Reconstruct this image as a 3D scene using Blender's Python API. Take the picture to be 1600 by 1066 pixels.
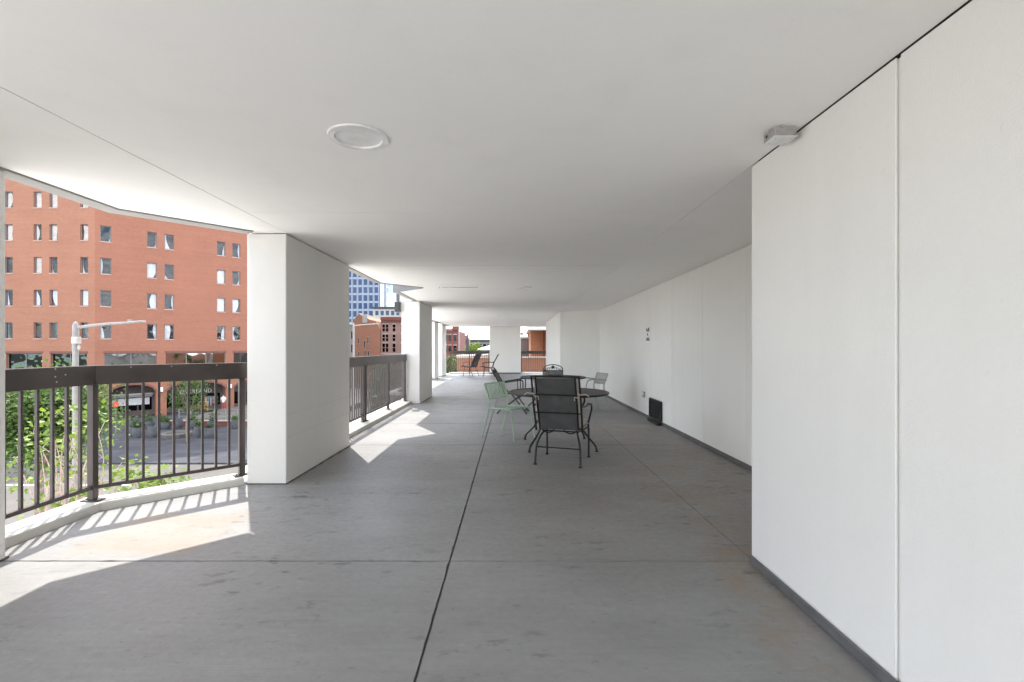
import bpy, bmesh, math, random
from mathutils import Vector, Matrix, Quaternion

R = math.radians
scene = bpy.context.scene
for o in list(bpy.data.objects):
    bpy.data.objects.remove(o)

# ------------------------------------------------------------------ camera
cam_data = bpy.data.cameras.new('camera')
cam_data.sensor_width = 36.0
cam_data.lens = 16.875
cam_data.shift_y = 0.0069
cam_data.clip_start = 0.05
cam_data.clip_end = 3000
cam = bpy.data.objects.new('camera', cam_data)
scene.collection.objects.link(cam)
cam.location = (0, 0, 1.30)
cam.rotation_euler = (R(90), 0, 0)
scene.camera = cam

# ------------------------------------------------------------------ sky and sun
TO_SUN = Vector((-0.68, 1.20, 2.40)).normalized()
world = bpy.data.worlds.new('World')
scene.world = world
world.use_nodes = True
wn = world.node_tree
for n in list(wn.nodes):
    wn.nodes.remove(n)
sky = wn.nodes.new('ShaderNodeTexSky')
sky.sky_type = 'NISHITA'
sky.sun_disc = False
sky.sun_elevation = math.asin(TO_SUN.z)
sky.sun_rotation = math.atan2(TO_SUN.x, TO_SUN.y)
sky.altitude = 1600
sky.air_density = 1.0
sky.dust_density = 1.6
sky.ozone_density = 1.0
# thin broken cloud over the whole sky
tc = wn.nodes.new('ShaderNodeTexCoord')
cn = wn.nodes.new('ShaderNodeTexNoise')
cn.inputs['Scale'].default_value = 3.2
cn.inputs['Detail'].default_value = 8
cn.inputs['Roughness'].default_value = 0.62
cmap = wn.nodes.new('ShaderNodeMapping')
cmap.inputs['Scale'].default_value = (1, 1, 2.6)
cr = wn.nodes.new('ShaderNodeMapRange')
cr.inputs['From Min'].default_value = 0.40
cr.inputs['From Max'].default_value = 0.62
cr.inputs['To Min'].default_value = 0.0
cr.inputs['To Max'].default_value = 0.9
cmix = wn.nodes.new('ShaderNodeMix')
cmix.data_type = 'RGBA'
cmix.inputs['B'].default_value = (13.0, 12.8, 12.5, 1)
bg = wn.nodes.new('ShaderNodeBackground')
bg.inputs['Strength'].default_value = 0.15
wo = wn.nodes.new('ShaderNodeOutputWorld')
wn.links.new(tc.outputs['Generated'], cmap.inputs['Vector'])
wn.links.new(cmap.outputs['Vector'], cn.inputs['Vector'])
wn.links.new(cn.outputs['Fac'], cr.inputs['Value'])
wn.links.new(cr.outputs['Result'], cmix.inputs['Factor'])
wn.links.new(sky.outputs['Color'], cmix.inputs['A'])
wn.links.new(cmix.outputs['Result'], bg.inputs['Color'])
wn.links.new(bg.outputs['Background'], wo.inputs['Surface'])

sun_data = bpy.data.lights.new('sun', 'SUN')
sun_data.energy = 2.0
sun_data.angle = R(0.53)
sun_data.color = (1.0, 0.95, 0.88)
sun = bpy.data.objects.new('sun', sun_data)
scene.collection.objects.link(sun)
sun.location = (-20, 40, 60)
sun.rotation_euler = TO_SUN.to_track_quat('Z', 'Y').to_euler()

# ------------------------------------------------------------------ exposure and sampling
vs = scene.view_settings
vs.view_transform = 'Standard'
vs.look = 'None'
vs.gamma = 1.0
vs.use_curve_mapping = False
vs.exposure = 1.93
cy = scene.cycles
cy.max_bounces = 14
cy.diffuse_bounces = 12
cy.glossy_bounces = 4
cy.transmission_bounces = 4
cy.transparent_max_bounces = 8
cy.sample_clamp_indirect = 10
cy.use_denoising = True
try:
    cy.denoiser = 'OPENIMAGEDENOISE'
    cy.denoising_input_passes = 'RGB_ALBEDO_NORMAL'
except Exception:
    pass
cy.use_adaptive_sampling = False

# ------------------------------------------------------------------ helpers
COL = scene.collection.objects
rng = random.Random(7)


class MB:
    """collects simple shapes; build() links them as one mesh object"""
    def __init__(s):
        s.v = []; s.f = []; s.smooth = []

    def add(s, vs_, fs, smooth=False):
        b = len(s.v)
        s.v += [tuple(v) for v in vs_]
        for f in fs:
            s.f.append(tuple(i + b for i in f)); s.smooth.append(smooth)
        return s

    def box(s, x0, x1, y0, y1, z0, z1):
        return s.add([(x0, y0, z0), (x1, y0, z0), (x1, y1, z0), (x0, y1, z0), (x0, y0, z1), (x1, y0, z1), (x1, y1, z1), (x0, y1, z1)],
                     [(3, 2, 1, 0), (4, 5, 6, 7), (0, 1, 5, 4), (1, 2, 6, 5), (2, 3, 7, 6), (3, 0, 4, 7)])

    def prism(s, poly, z0, z1):
        a = sum(poly[i][0] * poly[(i + 1) % len(poly)][1] - poly[(i + 1) % len(poly)][0] * poly[i][1] for i in range(len(poly)))
        if a < 0:
            poly = poly[::-1]
        n = len(poly)
        vv = [(p[0], p[1], z0) for p in poly] + [(p[0], p[1], z1) for p in poly]
        ff = [tuple(range(n - 1, -1, -1)), tuple(range(n, 2 * n))] + [(i, (i + 1) % n, n + (i + 1) % n, n + i) for i in range(n)]
        return s.add(vv, ff)

    def beam(s, a, b, w, h, up=(0, 0, 1)):
        """rectangular bar from a to b, w across, h along up"""
        a = Vector(a); b = Vector(b); d = (b - a).normalized(); up = Vector(up)
        x = d.cross(up)
        if x.length < 1e-5:
            x = d.cross(Vector((0, 1, 0)))
        x.normalize(); u = x.cross(d).normalized()
        vv = []
        for p in (a, b):
            for sx, su in ((-1, -1), (1, -1), (1, 1), (-1, 1)):
                vv.append(p + x * (sx * w / 2) + u * (su * h / 2))
        return s.add(vv, [(0, 1, 2, 3), (7, 6, 5, 4), (0, 4, 5, 1), (1, 5, 6, 2), (2, 6, 7, 3), (3, 7, 4, 0)])

    def tube(s, pts, r, n=8, closed=False, caps=True):
        pts = [Vector(p) for p in pts]
        rr = r if isinstance(r, (list, tuple)) else [r] * len(pts)
        m = len(pts); vv = []; prev = None
        for i, p in enumerate(pts):
            if closed:
                d = pts[(i + 1) % m] - pts[i - 1]
            else:
                d = pts[min(i + 1, m - 1)] - pts[max(i - 1, 0)]
            d.normalize()
            if prev is None:
                x = d.cross(Vector((0, 0, 1)))
                if x.length < 1e-3:
                    x = d.cross(Vector((0, 1, 0)))
            else:
                x = prev - d * prev.dot(d)
            x.normalize(); prev = x; y = d.cross(x)
            for k in range(n):
                t = 2 * math.pi * k / n
                vv.append(p + (x * math.cos(t) + y * math.sin(t)) * rr[i])
        ff = []
        for i in range(m if closed else m - 1):
            j = (i + 1) % m
            for k in range(n):
                ff.append((i * n + k, i * n + (k + 1) % n, j * n + (k + 1) % n, j * n + k))
        if caps and not closed:
            ff.append(tuple(range(n - 1, -1, -1))); ff.append(tuple(range((m - 1) * n, m * n)))
        return s.add(vv, ff, True)

    def lathe(s, prof, n=24, c=(0, 0, 0), closed=False):
        """profile of (r, z) turned about z through c"""
        vv = []; m = len(prof)
        for r, z in prof:
            for k in range(n):
                t = 2 * math.pi * k / n
                vv.append((c[0] + r * math.cos(t), c[1] + r * math.sin(t), c[2] + z))
        ff = []
        for i in range(m if closed else m - 1):
            j = (i + 1) % m
            for k in range(n):
                ff.append((i * n + k, i * n + (k + 1) % n, j * n + (k + 1) % n, j * n + k))
        if not closed:
            if prof[0][0] > 1e-6: ff.append(tuple(range(n - 1, -1, -1)))
            if prof[-1][0] > 1e-6: ff.append(tuple(range((m - 1) * n, m * n)))
        return s.add(vv, ff, True)

    def xf(s, M):
        s.v = [tuple(M @ Vector(v)) for v in s.v]
        return s

    def mesh(s, name, mat, bevel=0, seg=1):
        me = bpy.data.meshes.new(name)
        me.from_pydata(s.v, [], s.f)
        me.polygons.foreach_set('use_smooth', s.smooth)
        if bevel:
            b = bmesh.new(); b.from_mesh(me)
            es = [e for e in b.edges if len(e.link_faces) == 2 and e.calc_face_angle(0) > 0.5]
            bmesh.ops.bevel(b, geom=es, offset=bevel, segments=seg, affect='EDGES', profile=0.6, clamp_overlap=True)
            b.to_mesh(me); b.free()
        if any(s.smooth):
            try:
                me.set_sharp_from_angle(angle=R(40))
            except Exception:
                pass
        me.validate(); me.update()
        if mat is not None:
            me.materials.append(mat)
        return me

    def build(s, name, mat, parent=None, bevel=0, seg=1):
        return inst(s.mesh(name, mat, bevel, seg), name, parent)


def inst(me, name, parent=None, loc=None, rotz=0.0):
    o = bpy.data.objects.new(name, me)
    COL.link(o)
    if loc is not None:
        o.location = loc
    if rotz:
        o.rotation_euler = (0, 0, rotz)
    if parent is not None:
        o.parent = parent
        o.matrix_parent_inverse = WM[parent.name].inverted() if parent.name in WM else Matrix()
    return o


WM = {}


def tag(o, label=None, cat=None, group=None, kind=None):
    if label: o['label'] = label
    if cat: o['category'] = cat
    if group: o['group'] = group
    if kind: o['kind'] = kind
    return o


def thing(name, label, cat, loc=(0, 0, 0), group=None, local=False):
    """an Empty at the thing's base; local=True: parts are given in its own frame"""
    o = bpy.data.objects.new(name, None)
    o.empty_display_size = 0.2
    COL.link(o)
    o.location = loc
    if not local:
        WM[o.name] = Matrix.Translation(Vector(loc))
    return tag(o, label, cat, group)


def struct(o, label=None):
    o['kind'] = 'structure'
    if label: o['label'] = label
    return o


def children(o):
    return [c for c in bpy.data.objects if c.parent == o]


def copy_tree(o, parent=None):
    c = o.copy(); COL.link(c)
    if parent is not None:
        c.parent = parent
    for ch in children(o):
        copy_tree(ch, c)
    return c


def place(o, x, y, z, rz):
    o.location = (x, y, z); o.rotation_euler = (0, 0, rz)
    return o


def arc(c, r, a0, a1, n, plane='xz', off=0.0):
    out = []
    for i in range(n + 1):
        t = R(a0 + (a1 - a0) * i / n); u = r * math.cos(t); w = r * math.sin(t)
        if plane == 'xz': out.append((c[0] + u, c[1] + off, c[2] + w))
        elif plane == 'yz': out.append((c[0] + off, c[1] + u, c[2] + w))
        else: out.append((c[0] + u, c[1] + w, c[2] + off))
    return out


def smooth_path(pts, n=6):
    """Catmull-Rom through the points"""
    P = [Vector(p) for p in pts]; P = [P[0] * 2 - P[1]] + P + [P[-1] * 2 - P[-2]]
    out = []
    for i in range(1, len(P) - 2):
        for k in range(n):
            t = k / n; a, b, c, d = P[i - 1], P[i], P[i + 1], P[i + 2]
            out.append(0.5 * ((2 * b) + (c - a) * t + (2 * a - 5 * b + 4 * c - d) * t * t + (3 * b - a - 3 * c + d) * t ** 3))
    out.append(P[-2])
    return out


# ------------------------------------------------------------------ materials
def new_mat(name):
    m = bpy.data.materials.new(name); m.use_nodes = True
    nt = m.node_tree
    return m, nt, nt.nodes['Principled BSDF']


def N(nt, t, **kw):
    n = nt.nodes.new(t)
    for k, v in kw.items():
        if k in n.inputs: n.inputs[k].default_value = v
        else: setattr(n, k, v)
    return n


def coords(nt, kind='Object', scale=(1, 1, 1), rot=(0, 0, 0)):
    t = N(nt, 'ShaderNodeTexCoord'); m = N(nt, 'ShaderNodeMapping')
    m.inputs['Scale'].default_value = scale; m.inputs['Rotation'].default_value = rot
    nt.links.new(t.outputs[kind], m.inputs['Vector'])
    return m.outputs['Vector']


def noise(nt, vec, scale, detail=4, rough=0.55, lo=0.3, hi=0.7, dist=0.0):
    n = N(nt, 'ShaderNodeTexNoise', Scale=scale, Detail=detail, Roughness=rough, Distortion=dist)
    nt.links.new(vec, n.inputs['Vector'])
    r = N(nt, 'ShaderNodeMapRange'); r.inputs['From Min'].default_value = lo; r.inputs['From Max'].default_value = hi
    nt.links.new(n.outputs['Fac'], r.inputs['Value'])
    return r.outputs['Result']


def mixc(nt, fac, a, b, mode='MIX'):
    m = N(nt, 'ShaderNodeMix'); m.data_type = 'RGBA'; m.blend_type = mode
    for s, v in (('Factor', fac), ('A', a), ('B', b)):
        if hasattr(v, 'is_linked') or hasattr(v, 'links'): nt.links.new(v, m.inputs[s])
        else: m.inputs[s].default_value = v if s == 'Factor' else (v[0], v[1], v[2], 1)
    return m.outputs['Result']


def math_(nt, op, a, b=0.0, clamp=False):
    m = N(nt, 'ShaderNodeMath'); m.operation = op; m.use_clamp = clamp
    for i, v in enumerate((a, b)):
        if hasattr(v, 'links'): nt.links.new(v, m.inputs[i])
        else: m.inputs[i].default_value = v
    return m.outputs['Value']


def bump(nt, b, h, strength=0.2, dist=0.01):
    n = N(nt, 'ShaderNodeBump', Strength=strength, Distance=dist)
    nt.links.new(h, n.inputs['Height']); nt.links.new(n.outputs['Normal'], b.inputs['Normal'])


def simple(name, col, rough=0.6, metal=0.0, var=0.15, scale=6.0, bmp=0.0, bscale=60, kind='Object', spec=None):
    """a colour with uneven tone and optional fine relief"""
    m, nt, b = new_mat(name)
    v = coords(nt, kind)
    f = noise(nt, v, scale)
    c = mixc(nt, f, [x * (1 - var) for x in col], [min(1, x * (1 + var)) for x in col])
    nt.links.new(c, b.inputs['Base Color'])
    b.inputs['Roughness'].default_value = rough; b.inputs['Metallic'].default_value = metal
    if spec is not None: b.inputs['Specular IOR Level'].default_value = spec
    if bmp:
        bump(nt, b, noise(nt, v, bscale, 3, 0.6, 0, 1), bmp, 0.004)
    return m


def plaster(name, col, stain=0.06, relief=0.36):
    m, nt, b = new_mat(name)
    v = coords(nt)
    big = noise(nt, v, 0.55, 5, 0.6, 0.3, 0.75)
    streak = noise(nt, coords(nt, 'Object', (1.6, 1.6, 0.16)), 2.2, 5, 0.6, 0.5, 0.85)
    c = mixc(nt, big, [x * (1 - stain) for x in col], col)
    c = mixc(nt, math_(nt, 'MULTIPLY', streak, 0.14), c, [x * 0.72 for x in col])
    smd = noise(nt, v, 1.7, 6, 0.7, 0.60, 0.80)
    c = mixc(nt, math_(nt, 'MULTIPLY', smd, 0.13), c, (col[0] * 0.66, col[1] * 0.65, col[2] * 0.62))
    grain = noise(nt, v, 55, 3, 0.7, 0.3, 0.7)
    c = mixc(nt, math_(nt, 'MULTIPLY', grain, 0.05), c, [x * 0.6 for x in col])
    spk = noise(nt, v, 42, 2, 0.5, 0.72, 0.78)
    c = mixc(nt, math_(nt, 'MULTIPLY', spk, 0.16), c, [x * 0.6 for x in col])
    nt.links.new(c, b.inputs['Base Color'])
    b.inputs['Roughness'].default_value = 0.75
    b.inputs['Specular IOR Level'].default_value = 0.3
    h1 = noise(nt, v, 130, 4, 0.65, 0, 1); h2 = noise(nt, v, 9, 3, 0.5, 0, 1)
    bump(nt, b, math_(nt, 'ADD', h1, math_(nt, 'MULTIPLY', h2, 1.6)), relief, 0.005)
    return m


def brick(name, c1, c2, mortar, bw=0.24, bh=0.075, axis='xz', rough=0.85):
    m, nt, b = new_mat(name)
    t = N(nt, 'ShaderNodeTexCoord'); sp = N(nt, 'ShaderNodeSeparateXYZ'); cb = N(nt, 'ShaderNodeCombineXYZ')
    nt.links.new(t.outputs['Object'], sp.inputs[0])
    if axis == 'wing':
        nt.links.new(math_(nt, 'MULTIPLY', math_(nt, 'ADD', sp.outputs['X'], sp.outputs['Y']), 0.7071), cb.inputs['X'])
    else:
        nt.links.new(math_(nt, 'ADD', sp.outputs['X'], sp.outputs['Y']), cb.inputs['X'])
    nt.links.new(sp.outputs['Z'], cb.inputs['Y'])
    br = N(nt, 'ShaderNodeTexBrick', Scale=1.0)
    br.inputs['Color1'].default_value = (*c1, 1); br.inputs['Color2'].default_value = (*c2, 1); br.inputs['Mortar'].default_value = (*mortar, 1)
    br.inputs['Brick Width'].default_value = bw; br.inputs['Row Height'].default_value = bh; br.inputs['Mortar Size'].default_value = 0.006
    nt.links.new(cb.outputs[0], br.inputs['Vector'])
    band = noise(nt, coords(nt, 'Object', (0.12, 0.12, 2.4)), 1.5, 4, 0.7, 0.3, 0.7)
    c = mixc(nt, math_(nt, 'MULTIPLY', band, 0.5), br.outputs['Color'], [x * 0.84 for x in c1], 'MIX')
    patch = noise(nt, coords(nt, 'Object', (1, 1, 2.2)), 3.0, 5, 0.75, 0.35, 0.65)
    c = mixc(nt, math_(nt, 'MULTIPLY', patch, 0.30), c, [x * 0.70 for x in c1])
    big = noise(nt, coords(nt), 0.25, 4, 0.6, 0.35, 0.7)
    c = mixc(nt, math_(nt, 'MULTIPLY', big, 0.25), c, [min(1, x * 1.25) for x in c2])
    nt.links.new(c, b.inputs['Base Color'])
    b.inputs['Roughness'].default_value = rough
    return m


def glass(name, col, rough=0.04, wave=0.35, scale=0.9, metal=1.0):
    """coated window glass, mirror-like and slightly uneven"""
    m, nt, b = new_mat(name)
    b.inputs['Base Color'].default_value = (*col, 1)
    b.inputs['Metallic'].default_value = metal
    b.inputs['Roughness'].default_value = rough
    t = N(nt, 'ShaderNodeTexCoord'); oi = N(nt, 'ShaderNodeObjectInfo'); ad = N(nt, 'ShaderNodeVectorMath', operation='ADD')
    sc = N(nt, 'ShaderNodeVectorMath', operation='SCALE'); sc.inputs['Scale'].default_value = 37.0
    cb = N(nt, 'ShaderNodeCombineXYZ')
    for k in 'XYZ': nt.links.new(oi.outputs['Random'], cb.inputs[k])
    nt.links.new(cb.outputs[0], sc.inputs[0]); nt.links.new(t.outputs['Object'], ad.inputs[0]); nt.links.new(sc.outputs[0], ad.inputs[1])
    n = N(nt, 'ShaderNodeTexNoise', Scale=scale, Detail=1.0)
    nt.links.new(ad.outputs[0], n.inputs['Vector'])
    bump(nt, b, n.outputs['Fac'], wave, 0.35)
    return m


def leaf_mat(name, c1, c2, trans=0.35):
    m, nt, b = new_mat(name)
    oi = N(nt, 'ShaderNodeNewGeometry')
    c = mixc(nt, oi.outputs['Random Per Island'], c1, c2)
    nt.links.new(c, b.inputs['Base Color'])
    b.inputs['Roughness'].default_value = 0.5
    tr = N(nt, 'ShaderNodeBsdfTranslucent'); nt.links.new(mixc(nt, 0.5, c, [min(1, x * 1.8) for x in c2]), tr.inputs['Color'])
    ms = N(nt, 'ShaderNodeMixShader'); ms.inputs['Fac'].default_value = trans
    out = nt.nodes['Material Output']
    nt.links.new(b.outputs[0], ms.inputs[1]); nt.links.new(tr.outputs[0], ms.inputs[2]); nt.links.new(ms.outputs[0], out.inputs['Surface'])
    return m


def floor_mat():
    m, nt, b = new_mat('painted_concrete_floor')
    v = coords(nt); g = N(nt, 'ShaderNodeSeparateXYZ'); nt.links.new(v, g.inputs[0])
    X, Y = g.outputs['X'], g.outputs['Y']
    base = (0.228, 0.227, 0.225)
    big = noise(nt, v, 0.7, 5, 0.6, 0.3, 0.72)
    brush = noise(nt, coords(nt, 'Object', (0.55, 9.0, 1)), 4.0, 4, 0.62, 0.3, 0.7)
    c = mixc(nt, big, [x * 0.90 for x in base], [x * 1.10 for x in base])
    c = mixc(nt, math_(nt, 'MULTIPLY', brush, 0.42), c, [x * 1.22 for x in base])
    fine = noise(nt, v, 22, 5, 0.7, 0.35, 0.7)
    c = mixc(nt, math_(nt, 'MULTIPLY', fine, 0.25), c, [x * 0.80 for x in base])

    def blob(cx, cy, rx, ry, soft, wob=0.35, ns=2.2, box=False):
        nx = noise(nt, v, ns, 5, 0.65, 0.0, 1.0)
        dx = math_(nt, 'DIVIDE', math_(nt, 'SUBTRACT', X, cx), rx); dy = math_(nt, 'DIVIDE', math_(nt, 'SUBTRACT', Y, cy), ry)
        if box:
            d = math_(nt, 'MAXIMUM', math_(nt, 'ABSOLUTE', dx), math_(nt, 'ABSOLUTE', dy))
        else:
            d = math_(nt, 'SQRT', math_(nt, 'ADD', math_(nt, 'MULTIPLY', dx, dx), math_(nt, 'MULTIPLY', dy, dy)))
        d = math_(nt, 'ADD', d, math_(nt, 'MULTIPLY', math_(nt, 'SUBTRACT', nx, 0.5), wob))
        r = N(nt, 'ShaderNodeMapRange'); r.inputs['From Min'].default_value = 1.0 + soft; r.inputs['From Max'].default_value = 1.0 - soft
        nt.links.new(d, r.inputs['Value'])
        return r.outputs['Result']
    # bare beige concrete where the paint is gone, and rust-brown water stains
    c = mixc(nt, math_(nt, 'MULTIPLY', blob(-2.44, 3.40, 0.40, 0.37, 0.13, 0.30, 2.6, True), 0.85), c, (0.270, 0.226, 0.186))
    tex = noise(nt, v, 3.5, 5, 0.7, 0.35, 0.7)
    for cx, cy, rx, ry, k in ((2.15, 5.2, 0.7, 1.6, 0.9), (1.36, 2.72, 0.16, 0.42, 1.0), (1.25, 2.15, 0.14, 0.5, 0.8), (1.45, 3.15, 0.2, 0.4, 1.0), (1.6, 4.4, 0.3, 0.9, 0.7), (1.7, 7.6, 0.6, 1.2, 0.7), (0.9, 4.2, 0.8, 1.2, 0.3)):
        c = mixc(nt, math_(nt, 'MULTIPLY', math_(nt, 'MULTIPLY', blob(cx, cy, rx, ry, 0.5, 0.7), tex), k), c, (0.235, 0.175, 0.118))
    # scattered scuffs, dark and pale
    dk = noise(nt, coords(nt, 'Object', (1.0, 2.2, 1)), 4.5, 4, 0.62, 0.585, 0.66)
    msk = noise(nt, v, 0.9, 2, 0.5, 0.46, 0.58)
    c = mixc(nt, math_(nt, 'MULTIPLY', math_(nt, 'MULTIPLY', dk, msk), 0.8), c, (0.085, 0.083, 0.082))
    worn = noise(nt, coords(nt, 'Object', (0.7, 1.5, 1), (0, 0, 0.15)), 1.3, 6, 0.68, 0.42, 0.70)
    c = mixc(nt, math_(nt, 'MULTIPLY', worn, 0.50), c, (0.315, 0.315, 0.312))
    sm = noise(nt, coords(nt, 'Object', (1.0, 1.9, 1), (0, 0, 0.5)), 13.0, 3, 0.62, 0.63, 0.69)
    c = mixc(nt, math_(nt, 'MULTIPLY', sm, 0.38), c, (0.11, 0.107, 0.104))
    hair = N(nt, 'ShaderNodeTexVoronoi', Scale=0.55); hair.feature = 'DISTANCE_TO_EDGE'
    hw = N(nt, 'ShaderNodeVectorMath', operation='ADD'); hn = N(nt, 'ShaderNodeTexNoise', Scale=3.0, Detail=5.0)
    nt.links.new(v, hn.inputs['Vector']); nt.links.new(v, hw.inputs[0]); nt.links.new(hn.outputs['Color'], hw.inputs[1]); nt.links.new(hw.outputs[0], hair.inputs['Vector'])
    hr = N(nt, 'ShaderNodeMapRange'); hr.inputs['From Min'].default_value = 0.004; hr.inputs['From Max'].default_value = 0.0
    nt.links.new(hair.outputs['Distance'], hr.inputs['Value'])
    c = mixc(nt, math_(nt, 'MULTIPLY', math_(nt, 'MULTIPLY', hr.outputs['Result'], noise(nt, v, 0.8, 2, 0.5, 0.5, 0.6)), 0.45), c, (0.12, 0.11, 0.10))
    lt = noise(nt, coords(nt, 'Object', (1.3, 3.0, 1), (0, 0, 0.3)), 9.0, 3, 0.55, 0.66, 0.72)
    c = mixc(nt, math_(nt, 'MULTIPLY', lt, 0.22), c, (0.40, 0.40, 0.39))
    nt.links.new(c, b.inputs['Base Color'])
    rr = N(nt, 'ShaderNodeMapRange'); rr.inputs['To Min'].default_value = 0.42; rr.inputs['To Max'].default_value = 0.62
    nt.links.new(fine, rr.inputs['Value']); nt.links.new(rr.outputs['Result'], b.inputs['Roughness'])
    b.inputs['Specular IOR Level'].default_value = 0.4
    bump(nt, b, math_(nt, 'ADD', brush, math_(nt, 'MULTIPLY', fine, 0.8)), 0.16, 0.004)
    return m


def open_mesh(name, col, see):
    """fine wire mesh: partly see-through"""
    m, nt, b = new_mat(name)
    b.inputs['Base Color'].default_value = (*col, 1); b.inputs['Roughness'].default_value = 0.6
    w = N(nt, 'ShaderNodeTexVoronoi', Scale=170.0); nt.links.new(coords(nt), w.inputs['Vector'])
    r = N(nt, 'ShaderNodeMapRange'); r.inputs['From Min'].default_value = 0.30; r.inputs['From Max'].default_value = 0.42
    r.inputs['To Min'].default_value = min(1, see * 1.5); r.inputs['To Max'].default_value = see * 0.5
    nt.links.new(w.outputs['Distance'], r.inputs['Value'])
    t = N(nt, 'ShaderNodeBsdfTransparent'); ms = N(nt, 'ShaderNodeMixShader')
    nt.links.new(r.outputs['Result'], ms.inputs['Fac']); nt.links.new(b.outputs[0], ms.inputs[1]); nt.links.new(t.outputs[0], ms.inputs[2])
    nt.links.new(ms.outputs[0], nt.nodes['Material Output'].inputs['Surface'])
    return m


def clear_pane(name, refl, tint, wave=0.3, scale=0.9):
    """see-through window glass with a weak uneven reflection"""
    m, nt, b = new_mat(name); nt.nodes.remove(b)
    t = N(nt, 'ShaderNodeBsdfTransparent'); t.inputs['Color'].default_value = (*tint, 1)
    g = N(nt, 'ShaderNodeBsdfGlossy', Roughness=0.03); ms = N(nt, 'ShaderNodeMixShader'); ms.inputs['Fac'].default_value = refl
    oi = N(nt, 'ShaderNodeObjectInfo'); cb = N(nt, 'ShaderNodeVectorMath', operation='SCALE'); cb.inputs['Scale'].default_value = 1.0
    n = N(nt, 'ShaderNodeTexNoise', Scale=scale, Detail=1.0); n.noise_dimensions = '4D'
    nt.links.new(math_(nt, 'MULTIPLY', oi.outputs['Random'], 50.0), n.inputs['W']); nt.links.new(coords(nt), n.inputs['Vector'])
    bp = N(nt, 'ShaderNodeBump', Strength=wave, Distance=0.3); nt.links.new(n.outputs['Fac'], bp.inputs['Height']); nt.links.new(bp.outputs['Normal'], g.inputs['Normal'])
    nt.links.new(t.outputs[0], ms.inputs[1]); nt.links.new(g.outputs[0], ms.inputs[2]); nt.links.new(ms.outputs[0], nt.nodes['Material Output'].inputs['Surface'])
    return m


M = {}
M['wall'] = plaster('white_stucco', (0.83, 0.815, 0.782))
M['ceiling'] = plaster('white_ceiling_plaster', (0.95, 0.935, 0.902), 0.03, 0.13)
M['pier'] = plaster('white_pier_stucco', (0.79, 0.777, 0.748), 0.06)
M['kerb'] = plaster('white_kerb_paint', (0.68, 0.665, 0.62), 0.28)
M['floor'] = floor_mat()
M['deck'] = simple('pale_deck_concrete', (0.66, 0.64, 0.61), 0.85, 0, 0.12, 1.5)  # colour of the added light-bouncing slab behind the camera
M['base'] = simple('grey_base_paint', (0.115, 0.115, 0.116), 0.55, var=0.2, scale=9, bmp=0.4, bscale=30)
M['sealant'] = simple('brown_grey_sealant', (0.085, 0.076, 0.062), 0.9, 0, 0.4, 14)
M['darkgrey'] = simple('dark_grey_metal_cladding', (0.10, 0.10, 0.105), 0.5, 0.2)  # speaker colour; on the V cut it is shade put into colour
M['joint'] = simple('dark_joint_filler', (0.15, 0.142, 0.132), 0.9)
M['facade'] = plaster('pale_precast_concrete', (0.36, 0.35, 0.335), 0.12)
M['rail'] = simple('bronze_brown_metal', (0.062, 0.050, 0.045), 0.38, 0.35, 0.25, 3.0)
M['railbar'] = simple('bronze_bar_metal', (0.072, 0.060, 0.056), 0.42, 0.3, 0.2, 8.0)
M['bolt'] = simple('zinc_bolt', (0.55, 0.54, 0.52), 0.35, 0.8)
M['black'] = simple('black_wrought_iron', (0.016, 0.016, 0.017), 0.42, 0.2, 0.3, 20)
M['mesh'] = simple('charcoal_steel_mesh', (0.095, 0.094, 0.093), 0.6, 0.2, 0.2, 160, bmp=0.8, bscale=420)
M['mesh_open'] = open_mesh('open_steel_mesh', (0.045, 0.045, 0.047), 0.5)
M['sling'] = simple('charcoal_sling_fabric', (0.072, 0.071, 0.070), 0.75, 0.0, 0.25, 6, bmp=0.6, bscale=350)
M['cushion'] = simple('beige_cushion_cloth', (0.46, 0.41, 0.36), 0.9, 0, 0.12, 12, bmp=0.3, bscale=200)
M['green'] = simple('mint_green_enamel', (0.37, 0.49, 0.385), 0.4, 0.0, 0.1, 6)
M['greyseat'] = simple('pale_grey_green_enamel', (0.34, 0.36, 0.33), 0.45, 0.0, 0.1, 6)
M['whiteplastic'] = simple('white_enamel', (0.78, 0.78, 0.76), 0.4)
M['lens'] = simple('frosted_lens', (0.90, 0.89, 0.87), 0.10)
M['boxgrey'] = simple('grey_metal_box', (0.38, 0.37, 0.355), 0.5, 0.1, 0.12, 30)
M['sign'] = simple('white_sign_sheet', (0.76, 0.76, 0.74), 0.5)
M['ink'] = simple('black_print', (0.04, 0.04, 0.04), 0.6)

# ================================================================== THE TERRACE
CZ = 2.40          # ceiling height
XI, XR, XF = -2.155, 1.447, 2.53      # pier face, near wall, far wall
YE = 24.3          # end of the terrace
STREET = -6.7
YB = -3.4           # back edge of the roofed part; an added slab follows to bounce light in

# floor slab outline with its bays, and the slabs cut by joints
floor_root = MB().prism([(-3.5, YB), (-3.5, 3.87), (-2.68, 4.69), (-2.68, 12.8), (-3.5, 13.62), (-3.5, YE + 0.25), (6, YE + 0.25), (6, 19), (2.9, 19), (2.9, YB)], -0.30, -0.016).build('floor', M['joint'])
struct(floor_root, 'grey painted concrete terrace floor')
J = 0.0055


LEFT_EDGE = [(-9, -3.49), (3.86, -3.49), (4.67, -2.68), (12.81, -2.68), (13.62, -3.49), (40, -3.49)]     # (y, x) of the slab edge under the kerbs


def left_x(y):
    for (ya, xa), (yb, xb) in zip(LEFT_EDGE, LEFT_EDGE[1:]):
        if ya <= y <= yb:
            return xa + (xb - xa) * (y - ya) / (yb - ya)


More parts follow.
